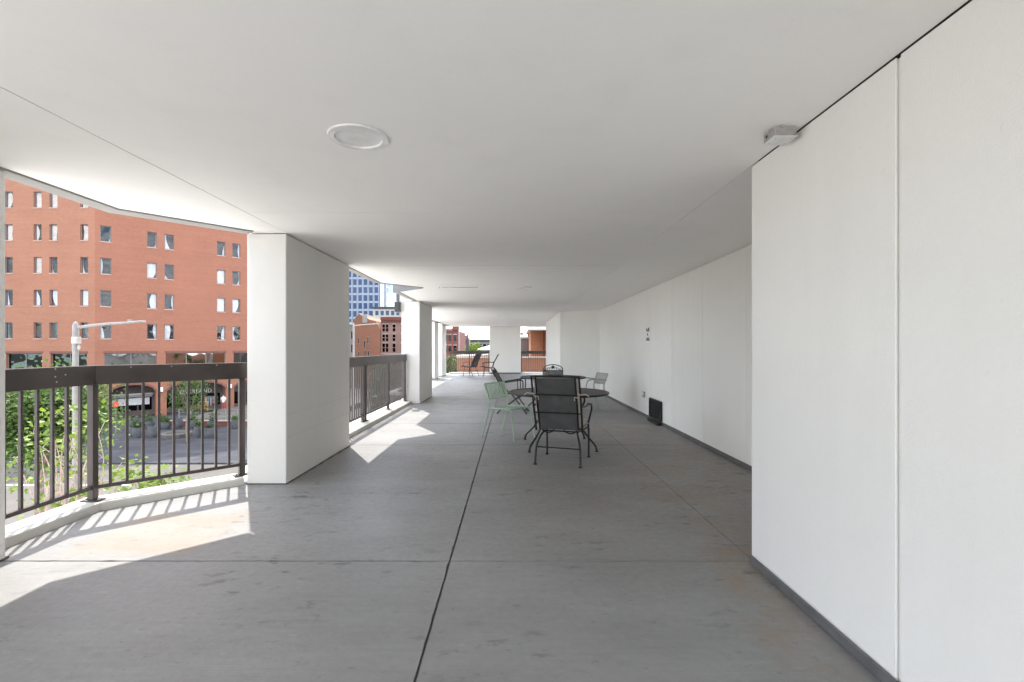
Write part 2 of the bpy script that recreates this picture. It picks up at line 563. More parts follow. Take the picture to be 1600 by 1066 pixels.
def slab(x0, x1, y0, y1, jl=J, jr=J):
    """one concrete slab with slightly chipped edges"""
    r = random.Random(int(x0 * 97 + y0 * 31)); P = []

    def side(a, b, nx, ny):
        n = max(2, int(math.hypot(b[0] - a[0], b[1] - a[1]) / 0.05))
        for k in range(n):
            u = k / n; d = max(0.0, r.gauss(0, 0.0016)) + (0.006 * r.random() if r.random() < 0.04 else 0)
            if k == 0: d = 0
            P.append((a[0] + (b[0] - a[0]) * u + nx * d, a[1] + (b[1] - a[1]) * u + ny * d))
    X0, X1, Y0, Y1 = x0 + jl, x1 - jr, y0 + J, y1 - J
    side((X0, Y0), (X1, Y0), 0, 1); side((X1, Y0), (X1, Y1), -1, 0); 
    if x0 > -3:
        side((X1, Y1), (X0, Y1), 0, -1); side((X0, Y1), (X0, Y0), 1, 0)
    else:
        P[0] = (left_x(Y0), Y0)
        P[:] = [q for q in P if q[0] >= left_x(Y0) - 1e-6 or q[1] > Y0 + 0.01]
        side((X1, Y1), (left_x(Y1), Y1), 0, -1)
        P.append((left_x(Y1), Y1))
        P += [(x, y) for y, x in LEFT_EDGE[::-1] if Y0 < y < Y1]
    MB().prism(P, -0.015, 0.0).build('slab', M['floor'], floor_root)


JY = [YB, 2.93, 6.44, 8.30, 10.15, 13.7, 17.2, 20.7, YE + 0.3]
for i in range(len(JY) - 1):
    y0, y1 = JY[i], JY[i + 1]
    slab(-3.58, -0.379, y0, y1)
    if y1 <= 2.94:
        slab(-0.379, 2.6, y0, y1)
    else:
        slab(-0.379, 1.472, y0, y1, J, 0.002)
        slab(1.472, 2.6 if y0 < 17 else 5.9, y0, y1, 0.002, J)

# ceiling: slab with panels hung under it
ceil_root = MB().prism([(-3.05, YB), (-3.05, 3.74), (-2.38, 4.41), (-2.38, 6.3), (-2.17, 6.5), (-2.17, 7.95), (-1.5, 8.62), (-1.5, 8.80), (-2.17, 9.47), (-2.17, 11.2), (-2.38, 11.4), (-2.38, 13.0), (-3.05, 13.7), (-3.05, YE), (6, YE), (6, 19), (2.9, 19), (2.9, YB)], CZ + 0.085, CZ + 0.2).build('ceiling', M['joint'])
struct(ceil_root, 'smooth white plaster ceiling over the terrace')
G = 0.0025


def cpanel(poly, holes=()):
    """ceiling panel; holes are (x, y, r) openings for the downlights"""
    if not holes:
        return MB().prism(poly, CZ, CZ + 0.03).build('panel', M['ceiling'], ceil_root)
    b = bmesh.new(); es = []
    rings = [[(p[0], p[1]) for p in poly]] + [[(x + r * math.cos(2 * math.pi * k / 40), y + r * math.sin(2 * math.pi * k / 40)) for k in range(40)] for x, y, r in holes]
    for ring in rings:
        vv = [b.verts.new((p[0], p[1], CZ)) for p in ring]
        es += [b.edges.new((vv[i], vv[(i + 1) % len(vv)])) for i in range(len(vv))]
    bmesh.ops.triangle_fill(b, edges=es, use_beauty=True, use_dissolve=False)
    for f in b.faces:
        if f.normal.z > 0: f.normal_flip()
    me = bpy.data.meshes.new('panel'); b.to_mesh(me); b.free(); me.materials.append(M['ceiling'])
    return inst(me, 'panel', ceil_root)


LIGHTS = [(-0.80, 2.50, 0.118), (0.225, 8.68, 0.10), (-0.35, 16.2, 0.10)]
CY = [YB, 3.905, 6.38, 12.65, 18.4, YE]
for i in range(len(CY) - 1):
    y0, y1 = CY[i] + G, CY[i + 1] - G
    cpanel([(XI + G, y0), (XR - G, y0), (XR - G, y1), (XI + G, y1)] if i != 2 else
           [(XI + G, y0), (XR - G, y0), (XR - G, y1), (XI + G, y1), (XI + G, 9.24), (-1.60, 8.71), (XI + G, 8.17)],
           [l for l in LIGHTS if y0 < l[1] < y1])
xl = XI - G
cpanel([(xl, YB), (xl, 4.72), (-2.22, 4.70), (-2.42, 4.50), (-3.10, 3.78), (-3.10, YB)])
cpanel([(xl, 4.725), (xl, 6.375), (-2.525, 6.375), (-2.525, 4.60), (-2.44, 4.53), (-2.425, 4.505), (-2.225, 4.705)])
cpanel([(xl, 6.38), (xl, 8.165), (-2.20, 8.12), (-2.20, 6.38)])
cpanel([(xl, 9.245), (xl, 12.90), (-2.555, 12.90), (-2.555, 11.21), (-2.205, 11.145), (-2.20, 9.29)])
cpanel([(xl, 12.905), (xl, YE), (-3.10, YE), (-3.10, 13.55), (-2.54, 12.98), (-2.50, 12.905)])
cpanel([(XR + G, 2.905), (XF + 0.2, 2.905), (XF + 0.2, 14.2), (XR + G, 14.5)])
cpanel([(XR + G, 20.3), (5.9, 20.3), (5.9, YE), (XR + G, YE)])

# the building above: its outer wall with the V shaped cut over the second bay
up = [(-3.244, YB - 0.1), (-3.244, 3.863), (-2.53, 4.577), (-2.53, 6.37), (-2.30, 6.42), (-2.30, 8.02), (-1.61, 8.71), (-2.30, 9.40), (-2.30, 11.1), (-2.56, 11.2), (-2.56, 12.95), (-3.244, 13.63), (-3.244, 24.42),
      (6, 24.42), (6, YB - 0.1)]
ub = thing('upper_building', 'pale concrete upper storeys of the building above the terrace', 'building', (0, 10, CZ))
MB().prism(up, CZ + 0.21, 5.4).build('wall', M['facade'], ub)
# downstand edge strips round the ceiling, seen from below as a grey line
edge_in = [(-3.105, YB), (-3.105, 3.783), (-2.425, 4.503)]
edge_out = [(-3.244, YB), (-3.244, 3.863), (-2.53, 4.577)]
for i in range(2):
    MB().prism([edge_in[i], edge_in[i + 1], edge_out[i + 1], edge_out[i]], CZ - 0.012, CZ + 0.205).build('edge_beam', M['facade'], ub)
MB().prism([(-2.205, 6.40), (-2.205, 8.112), (-2.30, 8.02), (-2.30, 6.40)], CZ - 0.012, CZ + 0.205).build('edge_beam', M['facade'], ub)
for n0, n1 in (((-2.30, 8.02), (-1.612, 8.708)), ((-1.612, 8.712), (-2.30, 9.40))):
    s_ = 0.03 if n1[0] < n0[0] else -0.03
    MB().prism([n0, n1, (n1[0] + 0.0, n1[1] + s_), (n0[0] + 0.0, n0[1] + s_)], CZ - 0.012, CZ + 0.205).build('edge_beam', M['facade'], ub)
MB().prism([(-2.205, 9.30), (-2.205, 11.14), (-2.30, 11.14), (-2.30, 9.40)], CZ - 0.012, CZ + 0.205).build('edge_beam', M['facade'], ub)
MB().prism([(-3.105, 13.62), (-3.105, YE + 0.02), (-3.244, YE + 0.02), (-3.244, 13.64)], CZ - 0.012, CZ + 0.205).build('edge_beam', M['facade'], ub)
MB().prism([(-3.1, YE + 0.01), (5.9, YE + 0.01), (5.9, YE + 0.12), (-3.1, YE + 0.12)], CZ - 0.012, CZ + 0.205).build('edge_beam', M['facade'], ub)
# dark sheet, painted shade, over the far side of the V cut and a dark fitting beside it
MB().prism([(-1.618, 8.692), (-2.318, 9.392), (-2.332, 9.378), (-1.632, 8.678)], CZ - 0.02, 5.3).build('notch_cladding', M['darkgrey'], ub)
sp = thing('wall_speaker', 'dark box speaker at the top of the mid distance pier', 'speaker', (-2.66, 11.1, 2.16))
MB().box(-2.70, -2.583, 11.02, 11.20, 2.13, 2.37).build('cabinet', M['darkgrey'], sp, 0.012)
MB().box(-2.692, -2.591, 11.008, 11.019, 2.14, 2.36).build('grille', M['ink'], sp)
MB().box(-2.67, -2.61, 11.08, 11.14, 2.3705, 2.59).build('bracket', M['darkgrey'], sp)
# podium below the floor
pod = MB().prism([(-3.0, -16), (-3.0, 3.7), (-2.3, 4.5), (-2.3, 12.6), (-3.0, 13.4), (-3.0, YE + 0.3), (6, YE + 0.3), (6, -16)], STREET, -0.305).build('podium_wall', M['facade'])
tag(pod, 'pale concrete podium wall under the terrace', 'wall')

# added unseen pale slab behind the roofed part, bouncing light in
struct(MB().prism([(-3.5, -16), (6, -16), (6, YB - 0.01), (-3.5, YB - 0.01)], -0.3, -0.004).build('deck', M['deck']), 'open pale concrete deck behind the viewpoint')

# white piers
def pier(label, x0, x1, y0, y1, joints=()):
    p = thing('pier', label, 'pier', ((x0 + x1) / 2, (y0 + y1) / 2, 0), 'white piers along the open side')
    MB().box(x0, x1, y0, y1, -0.015, CZ - 0.009).build('shaft', M['pier'], p, 0.012, 2)
    r = random.Random(int(y0 * 10)); P = []
    for (ax, ay), (bx_, by_), nx, ny in (((x0, y0), (x1, y0), 0, -1), ((x1, y0), (x1, y1), 1, 0), ((x1, y1), (x0, y1), 0, 1), ((x0, y1), (x0, y0), -1, 0)):
        n = max(3, int(math.hypot(bx_ - ax, by_ - ay) / 0.07))
        for k in range(n):
            d = 0.004 + 0.016 * r.random() ** 2; u = k / n
            P.append((ax + (bx_ - ax) * u + nx * d, ay + (by_ - ay) * u + ny * d))
    MB().prism(P, 0.0005, 0.010).build('base_sealant', M['sealant'], p)
    for z in joints:
        MB().box(x1 - 0.01, x1 + 0.0012, y0 + 0.02, y1 - 0.02, z, z + 0.003).build('repair_line', M['kerb'], p)
    return p


pier('white stucco pier cut off by the left edge, left of the nearest railing', -3.50, -3.12, 1.25, 2.96)
pier('large white stucco pier right of the nearest railing', -2.53, XI, 4.58, 6.37, (0.44, 0.66))
pier('mid distance white stucco pier past the sunlit star shaped patch', -2.58, XI, 11.2, 12.95, (0.72,))
pier('far narrow white pier left of the far railing, nearer of the two', -3.55, -3.20, 19.9, 20.9)
pier('farthest white pier at the left end of the far railing', -3.55, -3.20, 22.05, 23.35)

# kerbs under the railings
def kerb(label, inner, width, out):
    """inner: inner line; out: per point outward normal"""
    outer = [(p[0] + n[0] * width, p[1] + n[1] * width) for p, n in zip(inner, out)]
    o = MB().prism(inner + outer[::-1], -0.012, 0.07).build('kerb', M['kerb'], None, 0.016, 2)
    tag(o, label, 'kerb', 'white kerbs under the railings')


q = 0.4142
kerb('white painted kerb with a bend under the nearest railing', [(-3.28, YB), (-3.28, 3.83), (-2.545, 4.565)], 0.24, [(-1, 0), (-1, q), (-0.707, 0.707)])
kerb('straight white kerb under the second railing', [(-2.335, 6.385), (-2.335, 11.185)], 0.34, [(-1, 0), (-1, 0)])
kerb('white kerb with bend past the mid distance pier', [(-2.58, 12.965), (-3.28, 13.68), (-3.28, 19.88)], 0.24, [(-0.707, -0.707), (-1, -q), (-1, 0)])
kerb('white kerb at the far end under the left far railing', [(-3.19, YE - 0.05), (-1.14, YE - 0.05)], 0.3, [(0, 1), (0, 1)])
kerb('white kerb at the far end under the right far railing', [(0.455, YE - 0.05), (3.6, YE - 0.05)], 0.3, [(0, 1), (0, 1)])

# walls: body with panels fixed to it so that the joints are real grooves
def wallrun(name, label, a, b, joints, thick, gap, top=CZ - 0.004):
    """panels on the left-hand face of the line a->b seen from the terrace; joints are distances along it"""
    a = Vector(a); b = Vector(b); d = (b - a); L = d.length; d.normalize(); n = Vector((d.y, -d.x))   # n points into the wall
    w = thing(name, label, 'wall', (a.x, a.y, 0), 'white terrace walls')

    def quad(s0, s1, t0, t1):
        return [tuple(a + d * s0 + n * t0), tuple(a + d * s1 + n * t0), tuple(a + d * s1 + n * t1), tuple(a + d * s0 + n * t1)]
    MB().prism(quad(0, L, 0.0125, thick), -0.015, top - 0.004).build('core', M['wall'], w)
    e = [0] + list(joints) + [L]
    for i in range(len(e) - 1):
        g0 = gap / 2 if i else 0; g1 = gap / 2 if i < len(e) - 2 else 0
        MB().prism(quad(e[i] + g0, e[i + 1] - g1, 0, 0.012), 0.012, top).build('panel', M['wall'], w, 0.004 if gap > 0.01 else 0.0012)
    MB().prism(quad(0, L, -0.013, -0.0005), 0.0, 0.056).build('base_strip', M['base'], w, 0.006)
    return w


wallrun('wall', 'near white stucco wall on the right with one wide groove', (XR, YB), (XR, 2.90), (1.80 - YB,), 0.35, 0.02)
MB().prism([(XR + 0.36, 2.55), (XF + 0.2, 2.55), (XF + 0.2, 2.895), (XR + 0.36, 2.895)], -0.015, CZ - 0.012).build('return', M['wall'], bpy.data.objects['wall'])
wallrun('wall', 'long white wall with thin panel joints behind the tables', (XF, 2.905), (XF, 13.75), (0.3, 2.285, 3.465, 4.685, 5.885), 0.3, 0.007)
wallrun('wall', 'plain white wall turned across behind the ornate chair', (XF, 13.755), (XR, 14.40), (), 0.25, 0.007)
wallrun('wall', 'far white wall running to the right far opening', (XR, 14.405), (XR, 20.4), (), 0.3, 0.007)
ew = thing('end_wall', 'white wall panel between the two far openings', 'wall', (-0.345, YE, 0), 'white terrace walls')
MB().box(-1.13, 0.445, YE - 0.12, YE + 0.24, -0.015, CZ - 0.004).build('panel', M['wall'], ew, 0.01)
MB().box(-1.13, 0.445, YE - 0.136, YE - 0.1205, 0, 0.07).build('base_strip', M['base'], ew, 0.005)

# ------------------------------------------------------------------ railings
bar_me = {}


def baluster(parent, x, y, rz, z0=0.19, z1=1.004, w=0.019):
    k = (z0, z1, w)
    if k not in bar_me:
        bar_me[k] = MB().box(-w / 2, w / 2, -w / 2, w / 2, z0, z1).mesh('baluster', M['railbar'])
    return inst(bar_me[k], 'baluster', parent, (x, y, 0), rz)


def post(parent, x, y, rz, w=0.052, z1=1.004):
    p = MB().box(x - w / 2, x + w / 2, y - w / 2, y + w / 2, 0.078, z1)
    Mx = Matrix.Translation((x, y, 0)) @ Matrix.Rotation(rz, 4, 'Z') @ Matrix.Translation((-x, -y, 0))
    p.xf(Mx); po = p.build('post', M['rail'], parent, 0.003)
    pl = MB().box(x - 0.07, x + 0.07, y - 0.045, y + 0.045, 0.0705, 0.08).xf(Mx)
    po2 = pl.build('base_plate', M['rail'], po, 0.002)
    for sx in (-1, 1):
        MB().lathe([(0.011, 0), (0.011, 0.012), (0.006, 0.016)], 6, (x + sx * 0.052, y, 0.0802)).xf(Mx).build('bolt', M['bolt'], po)


def rail_run(parent, a, b, n, tops=(1.006, 1.160), skip_ends=True):
    a = Vector((a[0], a[1], 0)); b = Vector((b[0], b[1], 0)); d = b - a; rz = math.atan2(d.y, d.x)
    for i in range(1, n + 1):
        p = a + d * (i / (n + 1))
        baluster(parent, p.x, p.y, rz)
    return rz


def top_rail(parent, pts, z0=1.006, z1=1.160, t=0.058):
    """deep flat top rail with mitred bends"""
    P = [Vector(p) for p in pts]; L = []; Rr = []
    for i, p in enumerate(P):
        d0 = (P[i] - P[i - 1]).normalized() if i else (P[1] - P[0]).normalized()
        d1 = (P[i + 1] - P[i]).normalized() if i < len(P) - 1 else d0
        n0 = Vector((-d0.y, d0.x)); n1 = Vector((-d1.y, d1.x)); m = (n0 + n1).normalized(); k = t / 2 / m.dot(n0)
        L.append(p + m * k); Rr.append(p - m * k)
    for i in range(len(P) - 1):
        MB().prism([tuple(Rr[i]), tuple(Rr[i + 1]), tuple(L[i + 1]), tuple(L[i])], z0, z1).build('top_rail', M['rail'], parent, 0.003)
        MB().beam((P[i].x, P[i].y, 0.178), (P[i + 1].x, P[i + 1].y, 0.178), 0.034, 0.03).build('bottom_rail', M['railbar'], parent, 0.002)


r1 = thing('railing', 'nearest bronze metal railing, bent at a corner post beside the left edge', 'railing', (-3.38, 3.87, 0.07), 'bronze railings')
A0, A1, A2 = (-3.38, 2.62), (-3.38, 3.87), (-2.612, 4.638)
top_rail(r1, [A0, A1, (-2.575, 4.675)])
rail_run(r1, A1, A0, 10); rz = rail_run(r1, A1, A2, 9)
post(r1, *A1, 0); post(r1, *A2, rz)
for i, (y, z) in enumerate(((3.52, 1.145), (3.60, 1.10), (3.53, 1.05), (3.52, 1.09))):
    MB().lathe([(0.005, 0), (0.005, 0.004), (0.002, 0.006)], 8).xf(Matrix.Translation((-3.351, y, z)) @ Matrix.Rotation(R(90), 4, 'Y')).build('rivet', M['bolt'], r1)
for s in (0.22, 0.48, 0.80):
    MB().lathe([(0.004, 0), (0.004, 0.003), (0.002, 0.005)], 8).xf(Matrix.Translation((-3.38 + s * 0.768 + 0.0207, 3.87 + s * 0.768 - 0.0207, 1.14)) @ Matrix.Rotation(R(-45), 4, 'Z') @ Matrix.Rotation(R(90), 4, 'Y')).build('rivet', M['bolt'], r1)

r2 = thing('railing', 'straight bronze metal railing in the second bay beyond the large pier', 'railing', (-2.49, 8.2, 0.07), 'bronze railings')
top_rail(r2, [(-2.49, 6.38), (-2.49, 11.19)])
YP = [6.62, 8.12, 9.64, 11.14]
rail_run(r2, (-2.49, 6.40), (-2.49, YP[0]), 1)
for i in range(3):
    rail_run(r2, (-2.49, YP[i]), (-2.49, YP[i + 1]), 13)
for y in YP:
    post(r2, -2.49, y, R(90))
post(r2, -2.49, 8.02, R(90))

r3 = thing('railing', 'far railing behind the two high backed chairs', 'railing', (-2.2, YE + 0.1, 0.07), 'bronze railings')
top_rail(r3, [(-3.19, YE + 0.1), (-1.14, YE + 0.1)])
rail_run(r3, (-3.16, YE + 0.1), (-2.17, YE + 0.1), 8); rail_run(r3, (-2.17, YE + 0.1), (-1.18, YE + 0.1), 8)
for x in (-3.13, -2.17, -1.17):
    post(r3, x, YE + 0.1, 0)
r4 = thing('railing', 'far right railing in front of the brick parapet and brown wall', 'railing', (1.0, YE + 0.1, 0.07), 'bronze railings')
top_rail(r4, [(0.455, YE + 0.1), (3.0, YE + 0.1)])
rail_run(r4, (0.5, YE + 0.1), (2.9, YE + 0.1), 20)
for x in (0.49, 2.95):
    post(r4, x, YE + 0.1, 0)

# ------------------------------------------------------------------ fittings on ceiling and wall
def downlight(label, x, y, r):
    d = thing('downlight', label, 'downlight', (x, y, CZ), 'round recessed ceiling lights')
    MB().lathe([(r * 1.30, -0.0015), (r * 1.27, -0.010), (r * 1.02, -0.012), (r * 0.985, -0.004), (r * 0.985, 0.0), (r * 1.28, 0.0)], 48, (x, y, CZ), True).build('trim_ring', M['whiteplastic'], d)
    MB().lathe([(r * 0.985, -0.003), (r * 0.93, 0.02), (r * 0.84, 0.062), (r * 0.80, 0.064)], 48, (x, y, CZ)).build('reflector', M['whiteplastic'], d)
    MB().lathe([(0.0001, 0.034), (r * 0.35, 0.037), (r * 0.62, 0.047), (r * 0.80, 0.066)], 40, (x, y, CZ)).build('lens', M['lens'], d)


downlight('large round recessed ceiling light nearest the camera', *LIGHTS[0])
downlight('round recessed ceiling light above the second table', *LIGHTS[1])
downlight('small far round ceiling light near the far openings', *LIGHTS[2])

hatch = thing('access_panel', 'thin framed access panel in the ceiling left of the middle light', 'ceiling panel', (-0.95, 8.55, CZ))
MB().box(-1.25, -0.62, 8.30, 8.62, CZ - 0.004, CZ - 0.001).build('door', M['ceiling'], hatch, 0.0015)
for bx_ in ((-1.262, -1.252, 8.29, 8.63), (-0.618, -0.608, 8.29, 8.63), (-1.2515, -0.6185, 8.29, 8.298)):
    MB().box(*bx_, CZ - 0.006, CZ - 0.001).build('frame', M['ceiling'], hatch)
MB().box(-1.2515, -0.6185, 8.622, 8.63, CZ - 0.012, CZ - 0.001).build('frame', M['facade'], hatch)
MB().lathe([(0.012, 0), (0.012, -0.01), (0.004, -0.012)], 12, (-1.31, 8.66, CZ - 0.001)).build('latch', M['boxgrey'], hatch)

jb = thing('junction_box', 'small grey electrical box on the ceiling beside the near wall', 'electrical box', (1.35, 2.42, CZ))
MB().box(1.297, 1.407, 2.37, 2.475, CZ - 0.050, CZ - 0.001).build('body', M['boxgrey'], jb, 0.004)
MB().box(1.293, 1.411, 2.366, 2.479, CZ - 0.0545, CZ - 0.0505).build('cover', M['whiteplastic'], jb, 0.0015)
for x, y in ((1.315, 2.395), (1.39, 2.395), (1.315, 2.452), (1.39, 2.452)):
    MB().lathe([(0.004, 0), (0.003, -0.002)], 8, (x, y, CZ - 0.0546)).build('screw', M['bolt'], jb)
MB().lathe([(0.008, -0.002), (0.0001, -0.002)], 12).xf(Matrix.Translation((1.295, 2.44, CZ - 0.026)) @ Matrix.Rotation(R(90), 4, 'Y')).build('knockout', M['base'], jb)
MB().box(1.325, 1.34, 2.358, 2.368, CZ - 0.012, CZ - 0.002).build('strap', M['bolt'], jb)

# sign, outlet and grille on the long wall (wall face at x = XF)
sg = thing('notice_sign', 'white notice with black pictograms on the long wall above the grille', 'sign', (XF, 8.93, 1.45))
MB().box(XF - 0.004, XF - 0.0006, 8.80, 9.06, 1.42, 1.70).build('plate', M['sign'], sg)
for y0, y1, z0, z1 in ((8.97, 9.03, 1.62, 1.67), (8.93, 8.96, 1.60, 1.64), (8.84, 8.91, 1.61, 1.675), (8.83, 8.85, 1.585, 1.60), (8.92, 8.97, 1.535, 1.575), (8.90, 8.93, 1.52, 1.545), (8.84, 9.02, 1.475, 1.495), (8.82, 9.03, 1.44, 1.465)):
    MB().box(XF - 0.0056, XF - 0.0041, y0, y1, z0, z1).build('print', M['ink'], sg)
ol = thing('wall_outlet', 'small pale covered wall outlet low on the long wall', 'outlet', (XF, 9.2, 0.42))
MB().box(XF - 0.03, XF - 0.0006, 9.12, 9.24, 0.36, 0.47).build('cover', M['boxgrey'], ol, 0.006)
MB().box(XF - 0.034, XF - 0.0301, 9.14, 9.22, 0.40, 0.455).build('flap', M['whiteplastic'], ol, 0.003)
gr = thing('vent_grille', 'black louvred vent grille at the foot of the long wall', 'vent', (XF, 8.4, 0.05))
MB().box(XF - 0.012, XF - 0.0006, 8.08, 8.72, 0.075, 0.385).build('backing', M['ink'], gr)
for bx_ in ((8.06, 8.09, 0.06, 0.40), (8.71, 8.74, 0.06, 0.40), (8.0905, 8.7095, 0.06, 0.08), (8.0905, 8.7095, 0.38, 0.40)):
    MB().box(XF - 0.04, XF - 0.0125, *bx_).build('frame', M['black'], gr)
for k in range(8):
    z = 0.098 + k * 0.037
    MB().beam((XF - 0.026, 8.092, z), (XF - 0.026, 8.708, z), 0.03, 0.004, (-0.6, 0, 0.8)).build('slat', M['black'], gr)
MB().box(XF - 0.10, XF - 0.03, 8.03, 8.62, 0.0, 0.045).build('drip_pan', M['black'], gr, 0.004)

# ================================================================== FURNITURE ON THE TERRACE
def bend(pts, r, n=6):
    return smooth_path(pts, n)


def foot(parent, x, y, mat, z=0.0):
    MB().lathe([(0.024, 0), (0.024, 0.006), (0.012, 0.016), (0.010, 0.03)], 10, (x, y, z)).build('foot', mat, parent)


def make_table(label, x, y, rz):
    t = thing('round_table', label, 'table', (0, 0, 0), 'round mesh topped tables', True)
    Rt = 0.655
    MB().lathe([(0.0001, 0.712), (0.20, 0.7125), (0.45, 0.713), (Rt - 0.012, 0.714), (Rt - 0.012, 0.708), (0.0001, 0.706)], 64).build('top', M['mesh'], t)
    MB().tube(arc((0, 0, 0.708), Rt, 0, 360, 63, 'xy')[:-1], 0.014, 8, True).build('rim', M['black'], t)
    MB().tube(arc((0, 0, 0.69), 0.40, 0, 360, 39, 'xy')[:-1], 0.009, 6, True).build('top_ring', M['black'], t)
    MB().lathe([(0.03, 0.7145), (0.03, 0.719), (0.018, 0.719), (0.018, 0.7145)], 20, (0, 0, 0), True).build('umbrella_collar', M['black'], t)
    for k in range(4):
        a = R(45 + 90 * k); c, s = math.cos(a), math.sin(a)
        prof = [(0.40, 0.695), (0.415, 0.62), (0.37, 0.53), (0.335, 0.44), (0.345, 0.34), (0.40, 0.24), (0.49, 0.15), (0.575, 0.075), (0.60, 0.015)]
        pts = smooth_path([(r * c, r * s, z) for r, z in prof], 4)
        l = MB().tube(pts, 0.0125, 8).build('leg', M['black'], t)
        foot(l, 0.60 * c, 0.60 * s, M['black'])
        a2 = a + R(90)
        mid = (0.15 * math.cos(a + R(45)), 0.15 * math.sin(a + R(45)), 0.30)
        MB().tube(smooth_path([(0.345 * c, 0.345 * s, 0.34), mid, (0.345 * math.cos(a2), 0.345 * math.sin(a2), 0.34)], 5), 0.008, 6).build('brace', M['black'], t)
    return place(t, x, y, 0, rz)


make_table('nearer round dark mesh table in front of the high backed black chair', 0.625, 6.43, R(2))
make_table('farther round dark mesh table behind the nearer one', 0.83, 9.73, R(20))


def panel_between(mb, rows, thick, smooth=True):
    """a soft sheet: rows of (left, right) points with thickness along the row normal"""
    rows = [(Vector(a), Vector(b)) for a, b in rows]; n = len(rows); nx = 6; vv = []
    for side in (0, 1):
        for i, (a, b) in enumerate(rows):
            t = rows[min(i + 1, n - 1)][0] - rows[max(i - 1, 0)][0]
            nn = (b - a).cross(t).normalized()
            for k in range(nx + 1):
                u = k / nx
                vv.append(a.lerp(b, u) + nn * (thick * (1 if side else -1) / 2))
    W = nx + 1; S = n * W; ff = []
    for i in range(n - 1):
        for k in range(nx):
            q0 = i * W + k
            ff.append((q0, q0 + 1, q0 + W + 1, q0 + W)); ff.append((S + q0 + W, S + q0 + W + 1, S + q0 + 1, S + q0))
    for i in range(n - 1):
        for k in (0, nx):
            q0 = i * W + k; ff.append((q0, q0 + W, S + q0 + W, S + q0) if k == 0 else (q0, S + q0, S + q0 + W, q0 + W))
    for k in range(nx):
        ff.append((k, S + k, S + k + 1, k + 1)); e = (n - 1) * W + k; ff.append((e, e + 1, S + e + 1, S + e))
    return mb.add(vv, ff, smooth)


def iron_legs(t, w=0.255, rear=-0.27, front=0.27, seat=0.38):
    """curved wrought iron legs with feet, cross bars between"""
    for s in (-1, 1):
        l = MB().tube(smooth_path([(s * 0.185, -0.10, seat - 0.02), (s * 0.215, -0.19, seat - 0.07), (s * 0.245, -0.245, seat - 0.17), (s * (w - 0.002), rear + 0.01, 0.10), (s * w, rear, 0.012)], 5), 0.0115, 8).build('leg', M['black'], t)
        foot(l, s * w, rear, M['black'])
        l = MB().tube(smooth_path([(s * (w + 0.005), 0.20, seat + 0.02), (s * (w + 0.004), 0.245, seat - 0.04), (s * w, front - 0.005, seat - 0.14), (s * w, front, 0.012)], 4), 0.0115, 8).build('leg', M['black'], t)
        foot(l, s * w, front, M['black'])
        MB().tube([(s * 0.2, -0.12, seat - 0.02), (s * (w + 0.003), 0.225, seat - 0.01)], 0.011, 8).build('seat_rail', M['black'], t)
    MB().tube([(-0.247, -0.248, 0.195), (0.247, -0.248, 0.195)], 0.008, 6).build('stretcher', M['black'], t)
    MB().tube([(-0.20, -0.12, seat - 0.02), (0.20, -0.12, seat - 0.02)], 0.009, 6).build('stretcher', M['black'], t)


